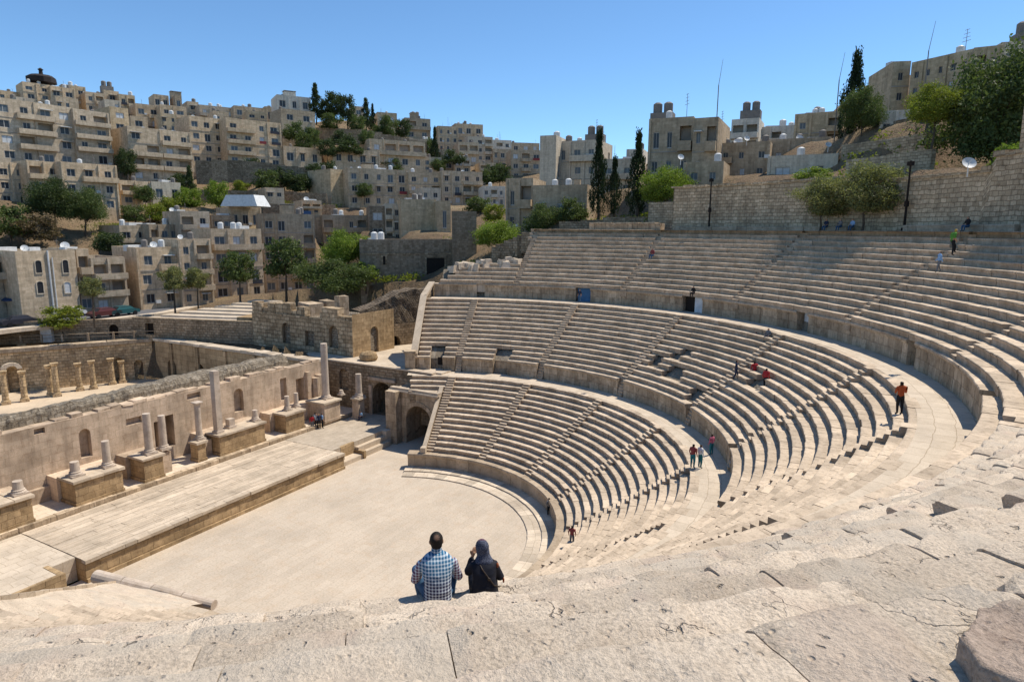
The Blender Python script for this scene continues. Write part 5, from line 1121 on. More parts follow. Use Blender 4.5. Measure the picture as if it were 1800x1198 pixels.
# minaret
p = at(1543, 200, 135); mn = empty('minaret', p, 'dark brown domed minaret top between the cypress and the corner block', 'minaret')
mb = MB(); mb.ring([(1.15, -8), (1.1, 3.6)], p, 12); mb.build('shaft', BM['h'], mn); mb = MB(); mb.ring([(1.1, 2.2), (1.5, 2.5), (1.5, 2.9), (1.05, 3.0), (1.05, 4.9), (1.3, 5.1), (1.2, 5.6), (.85, 6.2), (.3, 6.6), (.1, 7.0)], p, 12); mb.build('gallery', BM['h'], mn)
for px, py, h, lab in ((1257, 262, 13, 'tall thin mast rising beside the big brown block'), (1465, 260, 13, 'thin mast behind the ochre house near the cypress'), (1628, 132, 7, 'short mast on the tall corner block roof'), (683, 300, 1, '')):
    if not lab: continue
    p = at(px, py, 104); mb = MB(); mb.tube(p - Vector((0, 0, 2)), p + Vector((0, 0, h - 4)), .09, .06, 6); mb.tube(p + Vector((0, 0, h - 4)), p + Vector((.3, .3, h - .5)), .04, .02, 5); tag(mb.build('mast', TANKD), lab, 'mast')
for px, pyb, pyt, z, lab in ((1246, 394, 305, ZT, 'left black lamp pole standing at the foot of the retaining wall'), (1591, 396, 276, ZT, 'right black lamp pole standing at the foot of the retaining wall')):
    az_ = None; best = min(((abs(pix(pol(47.0, a*.25, z))[0] - px), a*.25) for a in range(240, 540))); p = pol(46.9, best[1], z); h = (pyb - pyt)/CF*(p - CAM).dot(FW)
    mb = MB(); mb.box(p, (.35, .35, .3)); mb.tube(p, p + Vector((0, 0, h)), .11, .07, 8); mb.box(p + Vector((0, 0, h*.35)), (.3, .25, .5)); mb.box(p + Vector((0, 0, h*.93)), (.5, .3, .35)); tag(mb.build('lamp_pole', DARK), lab, 'pole', 'lamp poles at the retaining wall')
for px, py, d, r, lab in ((1196, 284, 92, .42, 'white satellite dish on the low brown annex roof'), (1700, 305, 62, .5, 'grey satellite dish on the retaining wall under the big tree'), (1312, 250, 106, .42, 'round satellite dish on the brown low block'), (1455, 262, 100, .4, 'satellite dish beside the low pink-white building')):
    tag(dish(at(px, py + 6, d), r), lab, 'dish')

# ------------------------------------------------------------------ trees
def leafmat(name, col, k=.35):
    t = NT(name); inf = t.n('ShaderNodeAttribute', attribute_name='blk').outputs['Fac']; t.l(t.ramp(inf, [(0, sc3(col, 1 - k)), (.5, col), (1, (col[0]*1.5, col[1]*1.35, col[2]*1.1))]), t.b.inputs['Base Color'])
    t.b.inputs['Roughness'].default_value = .6; t.b.inputs['Transmission Weight'].default_value = 0; tr = t.n('ShaderNodeBsdfTranslucent'); tr.inputs[0].default_value = (col[0]*1.6, col[1]*1.7, col[2], 1)
    m = t.n('ShaderNodeMixShader'); m.inputs[0].default_value = .28; out = t.t.nodes['Material Output']; t.l(t.b.outputs[0], m.inputs[1]); t.l(tr.outputs[0], m.inputs[2]); t.l(m.outputs[0], out.inputs[0]); return t.m
LM = {'dark': leafmat('dark_green_leaves', (.048, .070, .026)), 'mid': leafmat('green_leaves', (.082, .112, .038)), 'bright': leafmat('bright_green_leaves', (.155, .215, .035)), 'yellow': leafmat('yellow_green_leaves', (.17, .20, .03)), 'olive': leafmat('olive_leaves', (.165, .175, .075)), 'cyp': leafmat('cypress_leaves', (.020, .034, .014)), 'brown': leafmat('dry_brown_leaves', (.11, .085, .05)), 'pine': leafmat('pine_needles', (.042, .060, .024))}
BARK = plain('bark', (.09, .07, .05), .9, .3, 8, bump=.6)
def crown_mesh(name, kind, n_clump, per, leaf, seed, w=1.0, h=1.0):
    rnd = random.Random(seed); mb = MB()
    for c in range(n_clump):
        if kind == 'cyp':
            z = rnd.random()**.9; rr = .5*(math.sin(min(1, z*1.15 + .12)*math.pi*.93)**.8)*(1 - z*.35); a = rnd.uniform(0, 6.283); q = rr*math.sqrt(rnd.random()); cx, cy, cz = q*math.cos(a), q*math.sin(a), z*.98; cr = .055
        elif kind == 'pine':
            z = rnd.random(); rr = .5*(1 - z)**.75*(.7 + .3*math.sin(z*23)); a = rnd.uniform(0, 6.283); q = rr*rnd.random()**.35; cx, cy, cz = q*math.cos(a), q*math.sin(a), .05 + z*.93; cr = .07
        else:
            while True:
                cx, cy, cz = rnd.uniform(-1, 1), rnd.uniform(-1, 1), rnd.uniform(-1, 1); q = math.sqrt(cx*cx + cy*cy + cz*cz)
                if q < .02: continue
                lim = .74 + .58*noise.noise(Vector((cx/q*1.6 + seed*3.1, cy/q*1.6, cz/q*1.6)))
                if .35 < q < lim: break
            if cz < -.55: cz = -.55 + (cz + .55)*.3
            cx, cy, cz = cx*.5, cy*.5, .5 + cz*.48; cr = .085*rnd.uniform(.7, 1.4)
        tone = min(1, max(0, rnd.gauss(.5, .25)))
        for l in range(per):
            x, y, z = cx + rnd.gauss(0, cr*.55), cy + rnd.gauss(0, cr*.55), cz + rnd.gauss(0, cr*.42)*(1.6 if kind == 'cyp' else 1); s = leaf*rnd.uniform(.6, 1.3)
            ax = Vector((rnd.gauss(0, 1), rnd.gauss(0, 1), rnd.gauss(0, .8))).normalized(); bx = ax.orthogonal().normalized(); bx.rotate(Matrix.Rotation(rnd.uniform(0, 6.28), 3, ax)); cx_ = ax.cross(bx)
            mb.cur = min(1, max(0, tone + rnd.uniform(-.25, .25))); o = Vector((x, y, z)); mb.face([mb.vert(o + bx*s), mb.vert(o + cx_*s*.45), mb.vert(o - bx*s), mb.vert(o - cx_*s*.45)])
    o = mb.build(name, LM['mid']); me = o.data; bpy.data.objects.remove(o); return me
CM = {'broad': [crown_mesh('crown', 'broad', 150, 26, .034, s) for s in (1, 2, 3)], 'big': [crown_mesh('crown', 'broad', 420, 40, .017, s) for s in (5, 6)], 'cyp': [crown_mesh('crown', 'cyp', 260, 22, .026, s) for s in (8, 9)], 'pine': [crown_mesh('crown', 'pine', 170, 24, .034, 11)]}
TN = [0]
def tree(label, cx, yt, yb, w, d, kind='broad', mat='mid', trunk=.18, cat='tree', group=None, name='tree'):
    TN[0] += 1; rnd = random.Random(TN[0]*7 + 1); base = at(cx, yb, d); dep = (base - CAM).dot(FW); H = (yb - yt)/CF*dep; Wd = w/CF*dep
    r = empty(name, base, label, cat, group); z0 = H*trunk
    mb = MB(); tr = max(.10, H*.022); pts = [Vector((0, 0, -1.5)), Vector((.02*H, .01*H, z0*.6)), Vector((-.01*H, .015*H, z0 + H*.1)), Vector((.0, 0, H*.62))]
    for i in range(3): mb.tube(base + pts[i], base + pts[i+1], tr*(1.15 - .3*i), tr*(.85 - .3*i), 8, cap=False)
    if kind in ('broad', 'big'):
        for k in range(5): a = k*1.256 + rnd.random(); s0 = base + pts[2].lerp(pts[3], k*.12); mb.tube(s0, s0 + Vector((math.cos(a)*Wd*.30, math.sin(a)*Wd*.30, H*rnd.uniform(.15, .3))), tr*.5, tr*.15, 6, cap=False)
    mb.build('trunk', BARK, r)
    c = bpy.data.objects.new('crown', rnd.choice(CM[kind])); COL.objects.link(c); c.parent = r
    hh = (H - z0); c.scale = (Wd*1.2, Wd*1.2, hh*1.06); c.location = (0, 0, z0*.95); c.rotation_euler = (0, 0, rnd.uniform(0, 6.28)); c.material_slots[0].link = 'OBJECT'; c.material_slots[0].material = LM[mat]
    return r
GT1, GT2, GT3 = 'street trees by the road', 'trees on the opposite hillside', 'trees behind the top of the seats'
for q in [('slim street tree with a round crown by the parked cars', 165, 484, 556, 38, 103, 'broad', 'olive', .42), ('yellowish small tree standing on the promenade edge', 112, 537, 598, 66, dz(112, 598, 7.25), 'broad', 'yellow', .30), ('left tree of the two similar olive-green street trees', 307, 468, 536, 42, 112, 'broad', 'olive', .32), ('right tree of the two similar olive-green street trees', 348, 470, 533, 40, 113, 'broad', 'olive', .34),
          ('green street tree beside the pink market awning', 422, 440, 527, 62, 112, 'broad', 'mid', .26), ('bright tall street tree right of the pink awning', 503, 417, 520, 66, 112, 'broad', 'mid', .24), ('bright green tree crown above the big bush', 612, 401, 505, 76, 112, 'big', 'bright', .3), ('huge dull green bush by the road end', 596, 452, 527, 112, 104, 'big', 'mid', .05), ('green bush right of the huge dull bush', 643, 456, 500, 48, 106, 'broad', 'bright', .05)]: tree(*q, group=GT1)
for q in [('big dark round tree before the low blocks', 97, 312, 402, 80, 158, 'big', 'dark', .05), ('dull green tree joined to the big dark round tree', 150, 328, 405, 66, 156, 'big', 'mid', .05), ('grey-green tree at the left frame edge', 20, 355, 432, 70, 150, 'broad', 'mid', .05), ('brownish dry tree above the arched-window house', 72, 378, 432, 66, 149, 'broad', 'brown', .05),
          ('dark bushy tree squeezed beside the small grey-brown house', 197, 408, 452, 52, 146, 'broad', 'dark', .05), ('dark tree filling the gap below the ochre block', 224, 262, 318, 34, 192, 'broad', 'dark', .05), ('slim dark tree below the balcony block', 336, 297, 350, 24, 186, 'pine', 'dark', .05), ('yellow-green tree in the middle of the slope', 334, 330, 376, 46, 176, 'broad', 'bright', .1), ('yellow-green tree right of the mid-slope one', 384, 318, 378, 42, 174, 'broad', 'bright', .15), ('small olive tree at the left of the yellow-green trees', 256, 326, 362, 38, 174, 'broad', 'mid', .1),
          ('yellow bush between the yellow-green trees', 302, 346, 394, 40, 172, 'broad', 'yellow', .05), ('yellow bush in front of the slope house', 276, 358, 394, 40, 168, 'broad', 'yellow', .05), ('green bush behind the small grey-brown house', 238, 362, 396, 42, 166, 'broad', 'mid', .05), ('dark bush under the four-storey beige block', 447, 278, 322, 32, 200, 'broad', 'dark', .05), ('dark pair bush on the garden wall', 500, 292, 336, 46, 196, 'broad', 'dark', .05), ('dark bush left of the bare path', 554, 288, 332, 34, 196, 'broad', 'dark', .05), ('dark bush beside the blank ochre flank', 580, 286, 342, 34, 192, 'broad', 'dark', .05),
          ('tallest dark pine on the ridge beside the chimney house', 556, 154, 212, 28, 246, 'pine', 'pine', .05), ('second ridge pine with a wide top', 592, 165, 214, 40, 244, 'broad', 'pine', .1), ('third ridge pine leaning right', 611, 170, 224, 32, 240, 'broad', 'pine', .1), ('pointed pine right of the ridge group', 644, 179, 230, 26, 246, 'pine', 'pine', .05), ('thin pointed pine behind the ridge group', 656, 188, 232, 14, 248, 'pine', 'cyp', .05),
          ('round green tree below the ridge pines', 582, 202, 236, 40, 238, 'broad', 'mid', .1), ('round green tree below the third ridge pine', 627, 204, 240, 34, 238, 'broad', 'mid', .1), ('green tree below the pointed pine', 682, 206, 248, 34, 244, 'broad', 'mid', .1), ('dark round tree beside the domed roof hut', 708, 212, 250, 28, 250, 'broad', 'dark', .1), ('tree before the brown ridge block', 520, 212, 258, 34, 220, 'broad', 'mid', .08), ('dark tree on the slope below the ridge block', 552, 226, 262, 30, 220, 'broad', 'mid', .08), ('dark tree under the garden wall of the pines', 602, 228, 262, 34, 222, 'broad', 'dark', .08),
          ('green tree left of the long terrace house', 645, 230, 264, 30, 226, 'broad', 'mid', .08), ('dark tree over the low pale house', 575, 246, 282, 34, 212, 'broad', 'dark', .08), ('thin dark cypress on the right slope', 765, 232, 302, 17, 236, 'cyp', 'cyp', .03), ('green tree behind the thin dark cypress', 756, 246, 300, 26, 240, 'broad', 'mid', .05), ('dark round tree right of the thin cypress', 796, 262, 296, 36, 228, 'broad', 'dark', .05), ('pale green bush in front of the thin cypress', 770, 280, 306, 30, 226, 'broad', 'mid', .05),
          ('dark wood patch beside the dark brown block', 878, 288, 328, 44, 222, 'broad', 'dark', .05), ('green wood patch left of the dark brown block', 858, 298, 330, 34, 220, 'broad', 'mid', .05), ('wide green tree above the brown field', 468, 300, 338, 44, 188, 'broad', 'mid', .05), ('dark tree left of the slim dark tree', 316, 306, 345, 34, 186, 'broad', 'dark', .05), ('green tree over the pale ridge terraces', 668, 222, 256, 36, 246, 'broad', 'mid', .05), ('tall dark tree right of the ridge pine group', 574, 172, 222, 30, 247, 'broad', 'pine', .05), ('bushy green tree before the brown terrace house', 690, 280, 306, 36, 222, 'broad', 'mid', .05), ('green tree on the dry slope under the ridge house', 535, 236, 268, 32, 216, 'broad', 'mid', .05), ('long green hedge tree above the low pale house', 614, 246, 276, 52, 214, 'broad', 'dark', .02), ('dark shrub below the garden wall on the dry slope', 528, 306, 344, 42, 192, 'broad', 'dark', .02), ('small yellow shrub on the dry slope', 424, 318, 342, 30, 188, 'broad', 'yellow', .02), ('green shrub at the foot of the garden wall', 640, 322, 350, 28, 180, 'broad', 'mid', .02),
          ('small bush in front of the small white house', 838, 346, 380, 44, 160, 'broad', 'mid', .05), ('dry orange-green bush below the white house', 868, 360, 396, 40, 135, 'broad', 'yellow', .05)]: tree(*q, group=GT2)
for q in [('bright green bushy tree beside the stone tower', 878, 386, 446, 82, 100, 'big', 'bright', .02), ('large green bush left of the cypresses', 958, 356, 424, 66, 103, 'big', 'mid', .02), ('green tree right of the large green bush', 1004, 345, 408, 48, 102, 'broad', 'mid', .15), ('tallest of the three cypresses beside the pale building', 1050, 243, 386, 36, 98, 'cyp', 'cyp', .10), ('shortest of the three cypresses beside the pale building', 1078, 286, 388, 28, 97, 'cyp', 'cyp', .14), ('rightmost of the three cypresses beside the brown block', 1118, 246, 384, 40, 96, 'cyp', 'cyp', .08),
          ('bright green round tree right of the cypresses', 1166, 290, 382, 82, 94, 'big', 'bright', .15), ('tall leaning cypress on the right skyline', 1494, 109, 255, 52, 104, 'cyp', 'cyp', .02), ('bright tree in front of the tall skyline cypress', 1512, 154, 248, 66, 100, 'big', 'mid', .08), ('yellow-green tree before the tall corner block', 1640, 146, 236, 84, 83, 'big', 'yellow', .05), ('huge dark green tree at the right edge', 1738, 92, 322, 178, 86, 'big', 'mid', .05), ('green tree cut by the right frame edge', 1812, 90, 310, 140, 92, 'big', 'mid', .05), ('bush hanging over the wall at the far right', 1772, 250, 312, 60, 70, 'broad', 'bright', .02)]: tree(*q, group=GT3)
# trees growing at the top row, placed on the walkway
for (lab, px, yt, w, mat, kd) in (('left half of the grey-green double tree at the retaining wall', 1440, 312, 98, 'olive', 'big'), ('right taller half of the grey-green double tree at the retaining wall', 1514, 288, 120, 'olive', 'big')):
    best = min(((abs(pix(pol(45.6, a*.25, ZT))[0] - px), a*.25) for a in range(240, 540))); p = pol(46.3, best[1], ZT); d = math.hypot(p.x - CAM.x, p.y - CAM.y); tr_ = tree(lab, px, yt, pix(p)[1], w, d, kd, mat, .16, group=GT3); q_ = pol(1, best[1], 0); [setattr(c_, 'location', (q_.x*1.1, q_.y*1.1, c_.location[2])) for c_ in tr_.children if c_.name.startswith('crown')]
tree('light green shrub on top of the retaining wall behind the double tree', 1428, 294, 322, 62, 84, 'broad', 'bright', .02, group=GT3)
for i, (px, py, d) in enumerate(((1640, 255, 92), (1600, 300, 82))): pass
# grass tufts and scrub on the dry slopes
mb = MB(); rnd = random.Random(4)
SC = [((350, 330), (600, 370), 180, 60), ((640, 480), (740, 520), 100, 40), ((1480, 250), (1640, 305), 90, 26), ((700, 380), (880, 400), 120, 25), ((1040, 372), (1180, 392), 96, 25), ((150, 395), (230, 420), 160, 25), ((820, 440), (870, 470), 92, 14)]
for (x0, y0), (x1, y1), d, n in SC:
    for k in range(n):
        px, py = rnd.uniform(x0, x1), rnd.uniform(y0, y1); p = at(px, py, d + rnd.uniform(-6, 6)); p.z = gz(p.x, p.y)
        for l in range(26):
            o = p + Vector((rnd.gauss(0, .6), rnd.gauss(0, .6), rnd.uniform(0, .9))); s = rnd.uniform(.12, .3); mb.cur = rnd.random(); a = Vector((rnd.gauss(0, 1), rnd.gauss(0, 1), rnd.gauss(0, 1))).normalized(); b = a.orthogonal().normalized(); mb.face([mb.vert(o + a*s), mb.vert(o + b*s*.4), mb.vert(o - a*s), mb.vert(o - b*s*.4)])
tag(mb.build('dry_scrub', LM['yellow']), kind='stuff')
# ------------------------------------------------------------------ people
def cmat(name, c, r=.85): return plain(name, c, r, .12, 14)
SKIN = cmat('skin', (.42, .24, .15), .6); HAIR = cmat('dark_hair', (.018, .013, .010), .6); SHOE = cmat('dark_shoes', (.03, .025, .02), .7)
def bake_skin(joints, bones, name, mat, sub=1, smooth=True):
    me = bpy.data.meshes.new('tmp'); ks = list(joints); idx = {k: i for i, k in enumerate(ks)}
    me.from_pydata([joints[k][0] for k in ks], [(idx[a], idx[b]) for a, b in bones], []); me.update()
    o = bpy.data.objects.new('tmp', me); COL.objects.link(o)
    sm = o.modifiers.new('s', 'SKIN'); sm.use_smooth_shade = True
    for k in ks:
        sv = me.skin_vertices[0].data[idx[k]]; r = joints[k][1]; sv.radius = (r, r) if not hasattr(r, '__len__') else r; sv.use_root = (k == ks[0])
    if sub: ss = o.modifiers.new('u', 'SUBSURF'); ss.levels = sub; ss.render_levels = sub
    dg = bpy.context.evaluated_depsgraph_get(); dg.update(); ev = o.evaluated_get(dg); nm = bpy.data.meshes.new_from_object(ev)
    bpy.data.objects.remove(o); nm.name = name; nm.materials.clear()
    for m in (mat if isinstance(mat, (list, tuple)) else [mat]): nm.materials.append(m)
    for p in nm.polygons: p.use_smooth = True; p.material_index = 0
    if 'blk' not in nm.attributes: nm.attributes.new('blk', 'FLOAT', 'POINT').data.foreach_set('value', [.5]*len(nm.vertices))
    return nm
BONES = [('pel', 'bel'), ('bel', 'che'), ('che', 'nek'), ('nek', 'hed'), ('hed', 'top')]
for s in 'LR': BONES += [('che', 'sho'+s), ('sho'+s, 'elb'+s), ('elb'+s, 'wri'+s), ('wri'+s, 'han'+s), ('pel', 'hip'+s), ('hip'+s, 'kne'+s), ('kne'+s, 'ank'+s), ('ank'+s, 'toe'+s)]
def pose_joints(pose, seed=0):
    rnd = random.Random(seed); J = dict(pel=((0, 0, .53), .078), bel=((0, 0, .62), .072), che=((0, 0, .745), .088), nek=((.005, 0, .845), .034), hed=((.012, 0, .905), .058), top=((.008, 0, .955), .045))
    for s, y in (('L', 1), ('R', -1)):
        J['sho'+s] = ((0, y*.115, .79), .042); J['elb'+s] = ((-.01, y*.15, .64), .028); J['wri'+s] = ((.05, y*.15, .51), .019); J['han'+s] = ((.065, y*.145, .46), (.012, .024))
        J['hip'+s] = ((0, y*.055, .49), .064); J['kne'+s] = ((.012, y*.062, .275), .043); J['ank'+s] = ((-.01, y*.062, .045), .027); J['toe'+s] = ((.075, y*.072, .02), .021)
    def mv(k, p): J[k] = (p, J[k][1])
    if pose == 'walk': mv('kneL', (.08, .055, .29)); mv('ankL', (.09, .055, .05)); mv('toeL', (.17, .06, .03)); mv('kneR', (-.02, -.055, .28)); mv('ankR', (-.13, -.055, .08)); mv('toeR', (-.06, -.06, .02)); mv('wriL', (-.06, .15, .50)); mv('hanL', (-.08, .15, .455)); mv('wriR', (.10, -.14, .53)); mv('hanR', (.13, -.13, .49))
    if pose == 'climb': mv('kneL', (.13, .055, .36)); mv('ankL', (.12, .055, .14)); mv('toeL', (.20, .06, .12)); mv('che', (.04, 0, .74)); mv('nek', (.06, 0, .83)); mv('hed', (.07, 0, .89)); mv('top', (.07, 0, .94))
    if pose == 'fold': mv('wriL', (.11, .03, .66)); mv('hanL', (.12, -.05, .665)); mv('wriR', (.12, -.03, .63)); mv('hanR', (.12, .05, .63)); mv('elbL', (.0, .15, .65)); mv('elbR', (.0, -.15, .65))
    if pose == 'phone': mv('wriR', (.14, -.09, .66)); mv('hanR', (.17, -.06, .69)); mv('elbR', (.02, -.15, .63)); mv('wriL', (.14, .07, .65)); mv('hanL', (.17, .04, .68)); mv('elbL', (.02, .15, .63))
    if pose == 'sit':
        dzs = -.26
        for k in ('pel', 'bel', 'che', 'nek', 'hed', 'top', 'shoL', 'shoR'): p = J[k][0]; mv(k, (p[0] + (.03 if k != 'pel' else 0), p[1], p[2] + dzs))
        for s, y in (('L', 1), ('R', -1)): mv('hip'+s, (.02, y*.06, .25)); mv('kne'+s, (.24, y*.08, .28)); mv('ank'+s, (.25, y*.07, .05)); mv('toe'+s, (.33, y*.08, .02)); mv('elb'+s, (.05, y*.15, .40)); mv('wri'+s, (.18, y*.10, .34)); mv('han'+s, (.23, y*.07, .32))
    return J
def person(label, foot, H, face, pose, top, bot, hair=HAIR, hat=None, group=None, seed=0):
    foot = Vector(foot); J = pose_joints(pose, seed); J = {k: (tuple(H*c for c in v[0]), (H*v[1] if not hasattr(v[1], '__len__') else (H*v[1][0], H*v[1][1]))) for k, v in J.items()}
    me = bake_skin(J, BONES, 'body', [SKIN, top, bot, SHOE, hair], 1)
    P = {k: Vector(v[0]) for k, v in J.items()}
    def segd(c, a, b): ab = b - a; t = max(0, min(1, (c - a).dot(ab)/ab.length_squared)); return (c - a - ab*t).length
    for p in me.polygons:
        c = Vector(p.center); best = min(((segd(c, P[a], P[b]) - .5*min(J[a][1] if not hasattr(J[a][1], '__len__') else .02, .06), a, b) for a, b in BONES)); a, b = best[1], best[2]
        if a in ('hed', 'nek') : m = 4 if (c.x < P['hed'].x + .012*H and c.z > P['hed'].z - .045*H) or c.z > P['top'].z - .005*H else 0
        elif a.startswith('wri') : m = 0
        elif a.startswith('ank'): m = 3
        elif a == 'pel' and b.startswith('hip') or a.startswith('hip') or a.startswith('kne'): m = 2
        elif a.startswith('elb') and hash(label) % 2: m = 0
        else: m = 1
        p.material_index = m
    o = bpy.data.objects.new('person', me); COL.objects.link(o); o.location = foot; o.rotation_euler = (0, 0, rad(face)); tag(o, label, 'person', group); return o
RED = cmat('red_cloth', (.38, .03, .035)); ORANGE = cmat('orange_cloth', (.42, .09, .03)); NAVY = cmat('navy_cloth', (.025, .035, .07)); BLUE = cmat('light_blue_cloth', (.25, .40, .60)); WHITEC = cmat('white_cloth', (.62, .64, .66)); BLACK = cmat('black_cloth', (.018, .018, .02)); JEAN = cmat('denim', (.05, .11, .20)); TEAL = cmat('teal_trousers', (.02, .14, .17)); GREEN = cmat('green_cloth', (.09, .26, .04)); PINKC = cmat('pink_cloth', (.45, .12, .18)); GREYC = cmat('grey_cloth', (.16, .16, .17)); BURG = cmat('burgundy_cloth', (.22, .05, .05)); YEL = cmat('yellow_cap', (.5, .32, .05))
def onrow(px, py, z): return atz(px, py, z)
GV = 'visitors on the seats'
# level of the seat or walkway the feet stand on
def lvl(tier, i): return {'lo': ZP + hlo*(i+1), 'mi': Z1T + hmi*(i+1), 'up': Z2T + hup*(i+1), 'w1': Z1 + .01, 'w2': Z2 + .01, 'o': 0.0}[tier]
def stand(px, py, tier, i): z = lvl(tier, i); return atz(px, py, z)
for q in [('person in a burgundy shirt standing left in the trio on the lower walkway', (1217, 822), 'w1', 0, 1.74, 120, 'stand', BURG, TEAL), ('person in a white shirt and teal trousers standing middle in the trio', (1230, 822), 'w1', 0, 1.70, 100, 'stand', WHITEC, TEAL), ('person in a pink and white top apart from the pair on the lower walkway', (1250, 799), 'w1', 0, 1.60, 200, 'stand', PINKC, TEAL),
          ('person leaning against the orchestra podium wall in a grey shirt', (965, 908), 'o', 0, 1.70, 200, 'fold', GREYC, BLACK), ('person in dark red standing on the first near seat row', (1005, 960), 'lo', 0, 1.55, 150, 'stand', BURG, GREYC),
          ('person in an orange shirt and black trousers standing below the upper walkway', (1580, 728), 'mi', 11, 1.72, 165, 'phone', ORANGE, BLACK), ('person in a red shirt on the broken seats, left of the two in red', (1325, 670), 'mi', 4, 1.74, 160, 'climb', RED, BLACK), ('person in a red shirt on the broken seats, right of the two in red', (1345, 684), 'mi', 4, 1.70, 120, 'stand', RED, BLACK),
          ('person in dark navy climbing the stairs left of the two in red', (1293, 668), 'mi', 4, 1.72, 60, 'walk', NAVY, NAVY), ('person in a light blue shirt on the middle stairs', (1327, 612), 'mi', 8, 1.55, 240, 'walk', BLUE, JEAN), ('person in grey sitting near the top of the middle seats', (1350, 600), 'mi', 10, 1.65, 300, 'sit', GREYC, GREYC),
          ('person in a pink shirt standing among the middle seats', (1177, 606), 'mi', 5, 1.65, 300, 'stand', PINKC, JEAN), ('person in dark clothes before the blue metal gate', (1019, 532), 'w2', 0, 1.65, 300, 'stand', NAVY, JEAN), ('person in black bending over the open white door', (1219, 522), 'up', 0, 1.5, 300, 'sit', BLACK, BLACK),
          ('small person in burgundy sitting high in the upper seats', (1147, 456), 'up', 7, 1.6, 300, 'sit', BURG, JEAN), ('person in a green shirt and yellow cap on the top right stairs', (1672, 449), 'up', 10, 1.68, 70, 'climb', GREEN, BLACK), ('person in a light blue shirt below the one in green', (1649, 479), 'up', 8, 1.3, 250, 'walk', BLUE, GREYC)]:
    person(q[0], stand(q[1][0], q[1][1], q[2], q[3]), q[4], q[5], q[6], q[7], q[8], hair=(YEL if 'yellow cap' in q[0] else HAIR), group=GV, seed=len(q[0]))
for q in [('visitor in a red top in the group on the stage terrace', (549, 754), 1.6, RED, GREYC), ('visitor in a white shirt in the group on the stage terrace', (557, 753), 1.75, WHITEC, BLACK), ('visitor in dark clothes in the group on the stage terrace', (561, 753), 1.75, NAVY, BLACK), ('visitor in a pale blue shirt at the right of the terrace group', (567, 752), 1.72, BLUE, BLACK), ('visitor in grey behind the terrace group', (555, 750), 1.70, GREYC, NAVY)]:
    person(q[0], atz(q[1][0], q[1][1], STG + .01), q[2], random.uniform(0, 360), 'stand', q[3], q[4], group='visitors on the stage terrace')
person('visitor in blue and white crouching by the gate pedestal', atz(636, 738, STG), 1.5, 300, 'sit', BLUE, NAVY, group='visitors on the stage terrace')
for px, lab, c in ((1455, 'leftmost seated visitor in the shade of the double tree', NAVY), (1478, 'middle seated visitor in the shade of the double tree', GREYC), (1500, 'rightmost seated visitor in the shade of the double tree', BLUE), (1703, 'visitor in black and red lounging on the top right bench', BLACK)):
    best = min(((abs(pix(pol(46.0, a*.25, ZT))[0] - px), a*.25) for a in range(240, 540))); person(lab, pol(45.9, best[1], ZT - .02), 1.65, best[1] + 180, 'sit', c, JEAN, group='visitors on the top row')
# ---- the couple in the foreground: closed shapes fused into one skin per garment
def ell(mb, c, r, n=18, m=12, M3=None):
    c = Vector(c); L = []
    for i in range(1, m):
        th = math.pi*i/m; L.append([mb.vert(c + (M3 @ q if M3 else q)) for q in (Vector((r[0]*math.sin(th)*math.cos(2*math.pi*k/n), r[1]*math.sin(th)*math.sin(2*math.pi*k/n), r[2]*math.cos(th))) for k in range(n))])
    t = Vector((0, 0, r[2])); t = M3 @ t if M3 else t; a, b = mb.vert(c + t), mb.vert(c - t)
    for k in range(n): mb.face((a, L[0][k], L[0][(k+1) % n])); mb.face((b, L[-1][(k+1) % n], L[-1][k]))
    for i in range(len(L) - 1):
        for k in range(n): mb.face((L[i][k], L[i+1][k], L[i+1][(k+1) % n], L[i][(k+1) % n]))
def limb(mb, pts):
    for (a, ra), (b, rb) in zip(pts, pts[1:]): mb.tube(a, b, ra, rb, 14)
    for a, ra in pts: ell(mb, a, (ra, ra, ra), 14, 8)
def loft(mb, rings, n=28, y0=0.0):
    L = []
    for f, z, rf, ry in rings:
        row = []
        for k in range(n):
            a = 2*math.pi*k/n; c, s = math.cos(a), math.sin(a); e = .86; row.append(mb.vert((f + rf*abs(c)**e*(1 if c > 0 else -1), y0 + ry*abs(s)**e*(1 if s > 0 else -1), z)))
        L.append(row)
    for i in range(len(L) - 1):
        for k in range(n): mb.face((L[i][k], L[i][(k+1) % n], L[i+1][(k+1) % n], L[i+1][k]))
    mb.face(L[-1]); mb.face(L[0][::-1])
def fuse(mb, name, mat, root, voxel=.010, sm=4, folds=0.0):
    o = mb.build(name, mat); r = o.modifiers.new('r', 'REMESH'); r.mode = 'VOXEL'; r.voxel_size = voxel; s = o.modifiers.new('s', 'SMOOTH'); s.iterations = sm; s.factor = .6
    dg = bpy.context.evaluated_depsgraph_get(); dg.update(); me = bpy.data.meshes.new_from_object(o.evaluated_get(dg)); bpy.data.objects.remove(o); me.name = name
    if folds:
        for v, nn in zip(me.vertices, [Vector(q.normal) for q in me.vertices]):
            p = v.co; w = noise.noise(Vector((p.x*7, p.y*7, p.z*15))) + .6*noise.noise(Vector((p.x*16 + 4, p.y*16, p.z*24))); v.co = p + nn*folds*w
    me.materials.clear(); me.materials.append(mat); me.polygons.foreach_set('use_smooth', [True]*len(me.polygons))
    q = bpy.data.objects.new(name, me); COL.objects.link(q); q.parent = root; return q
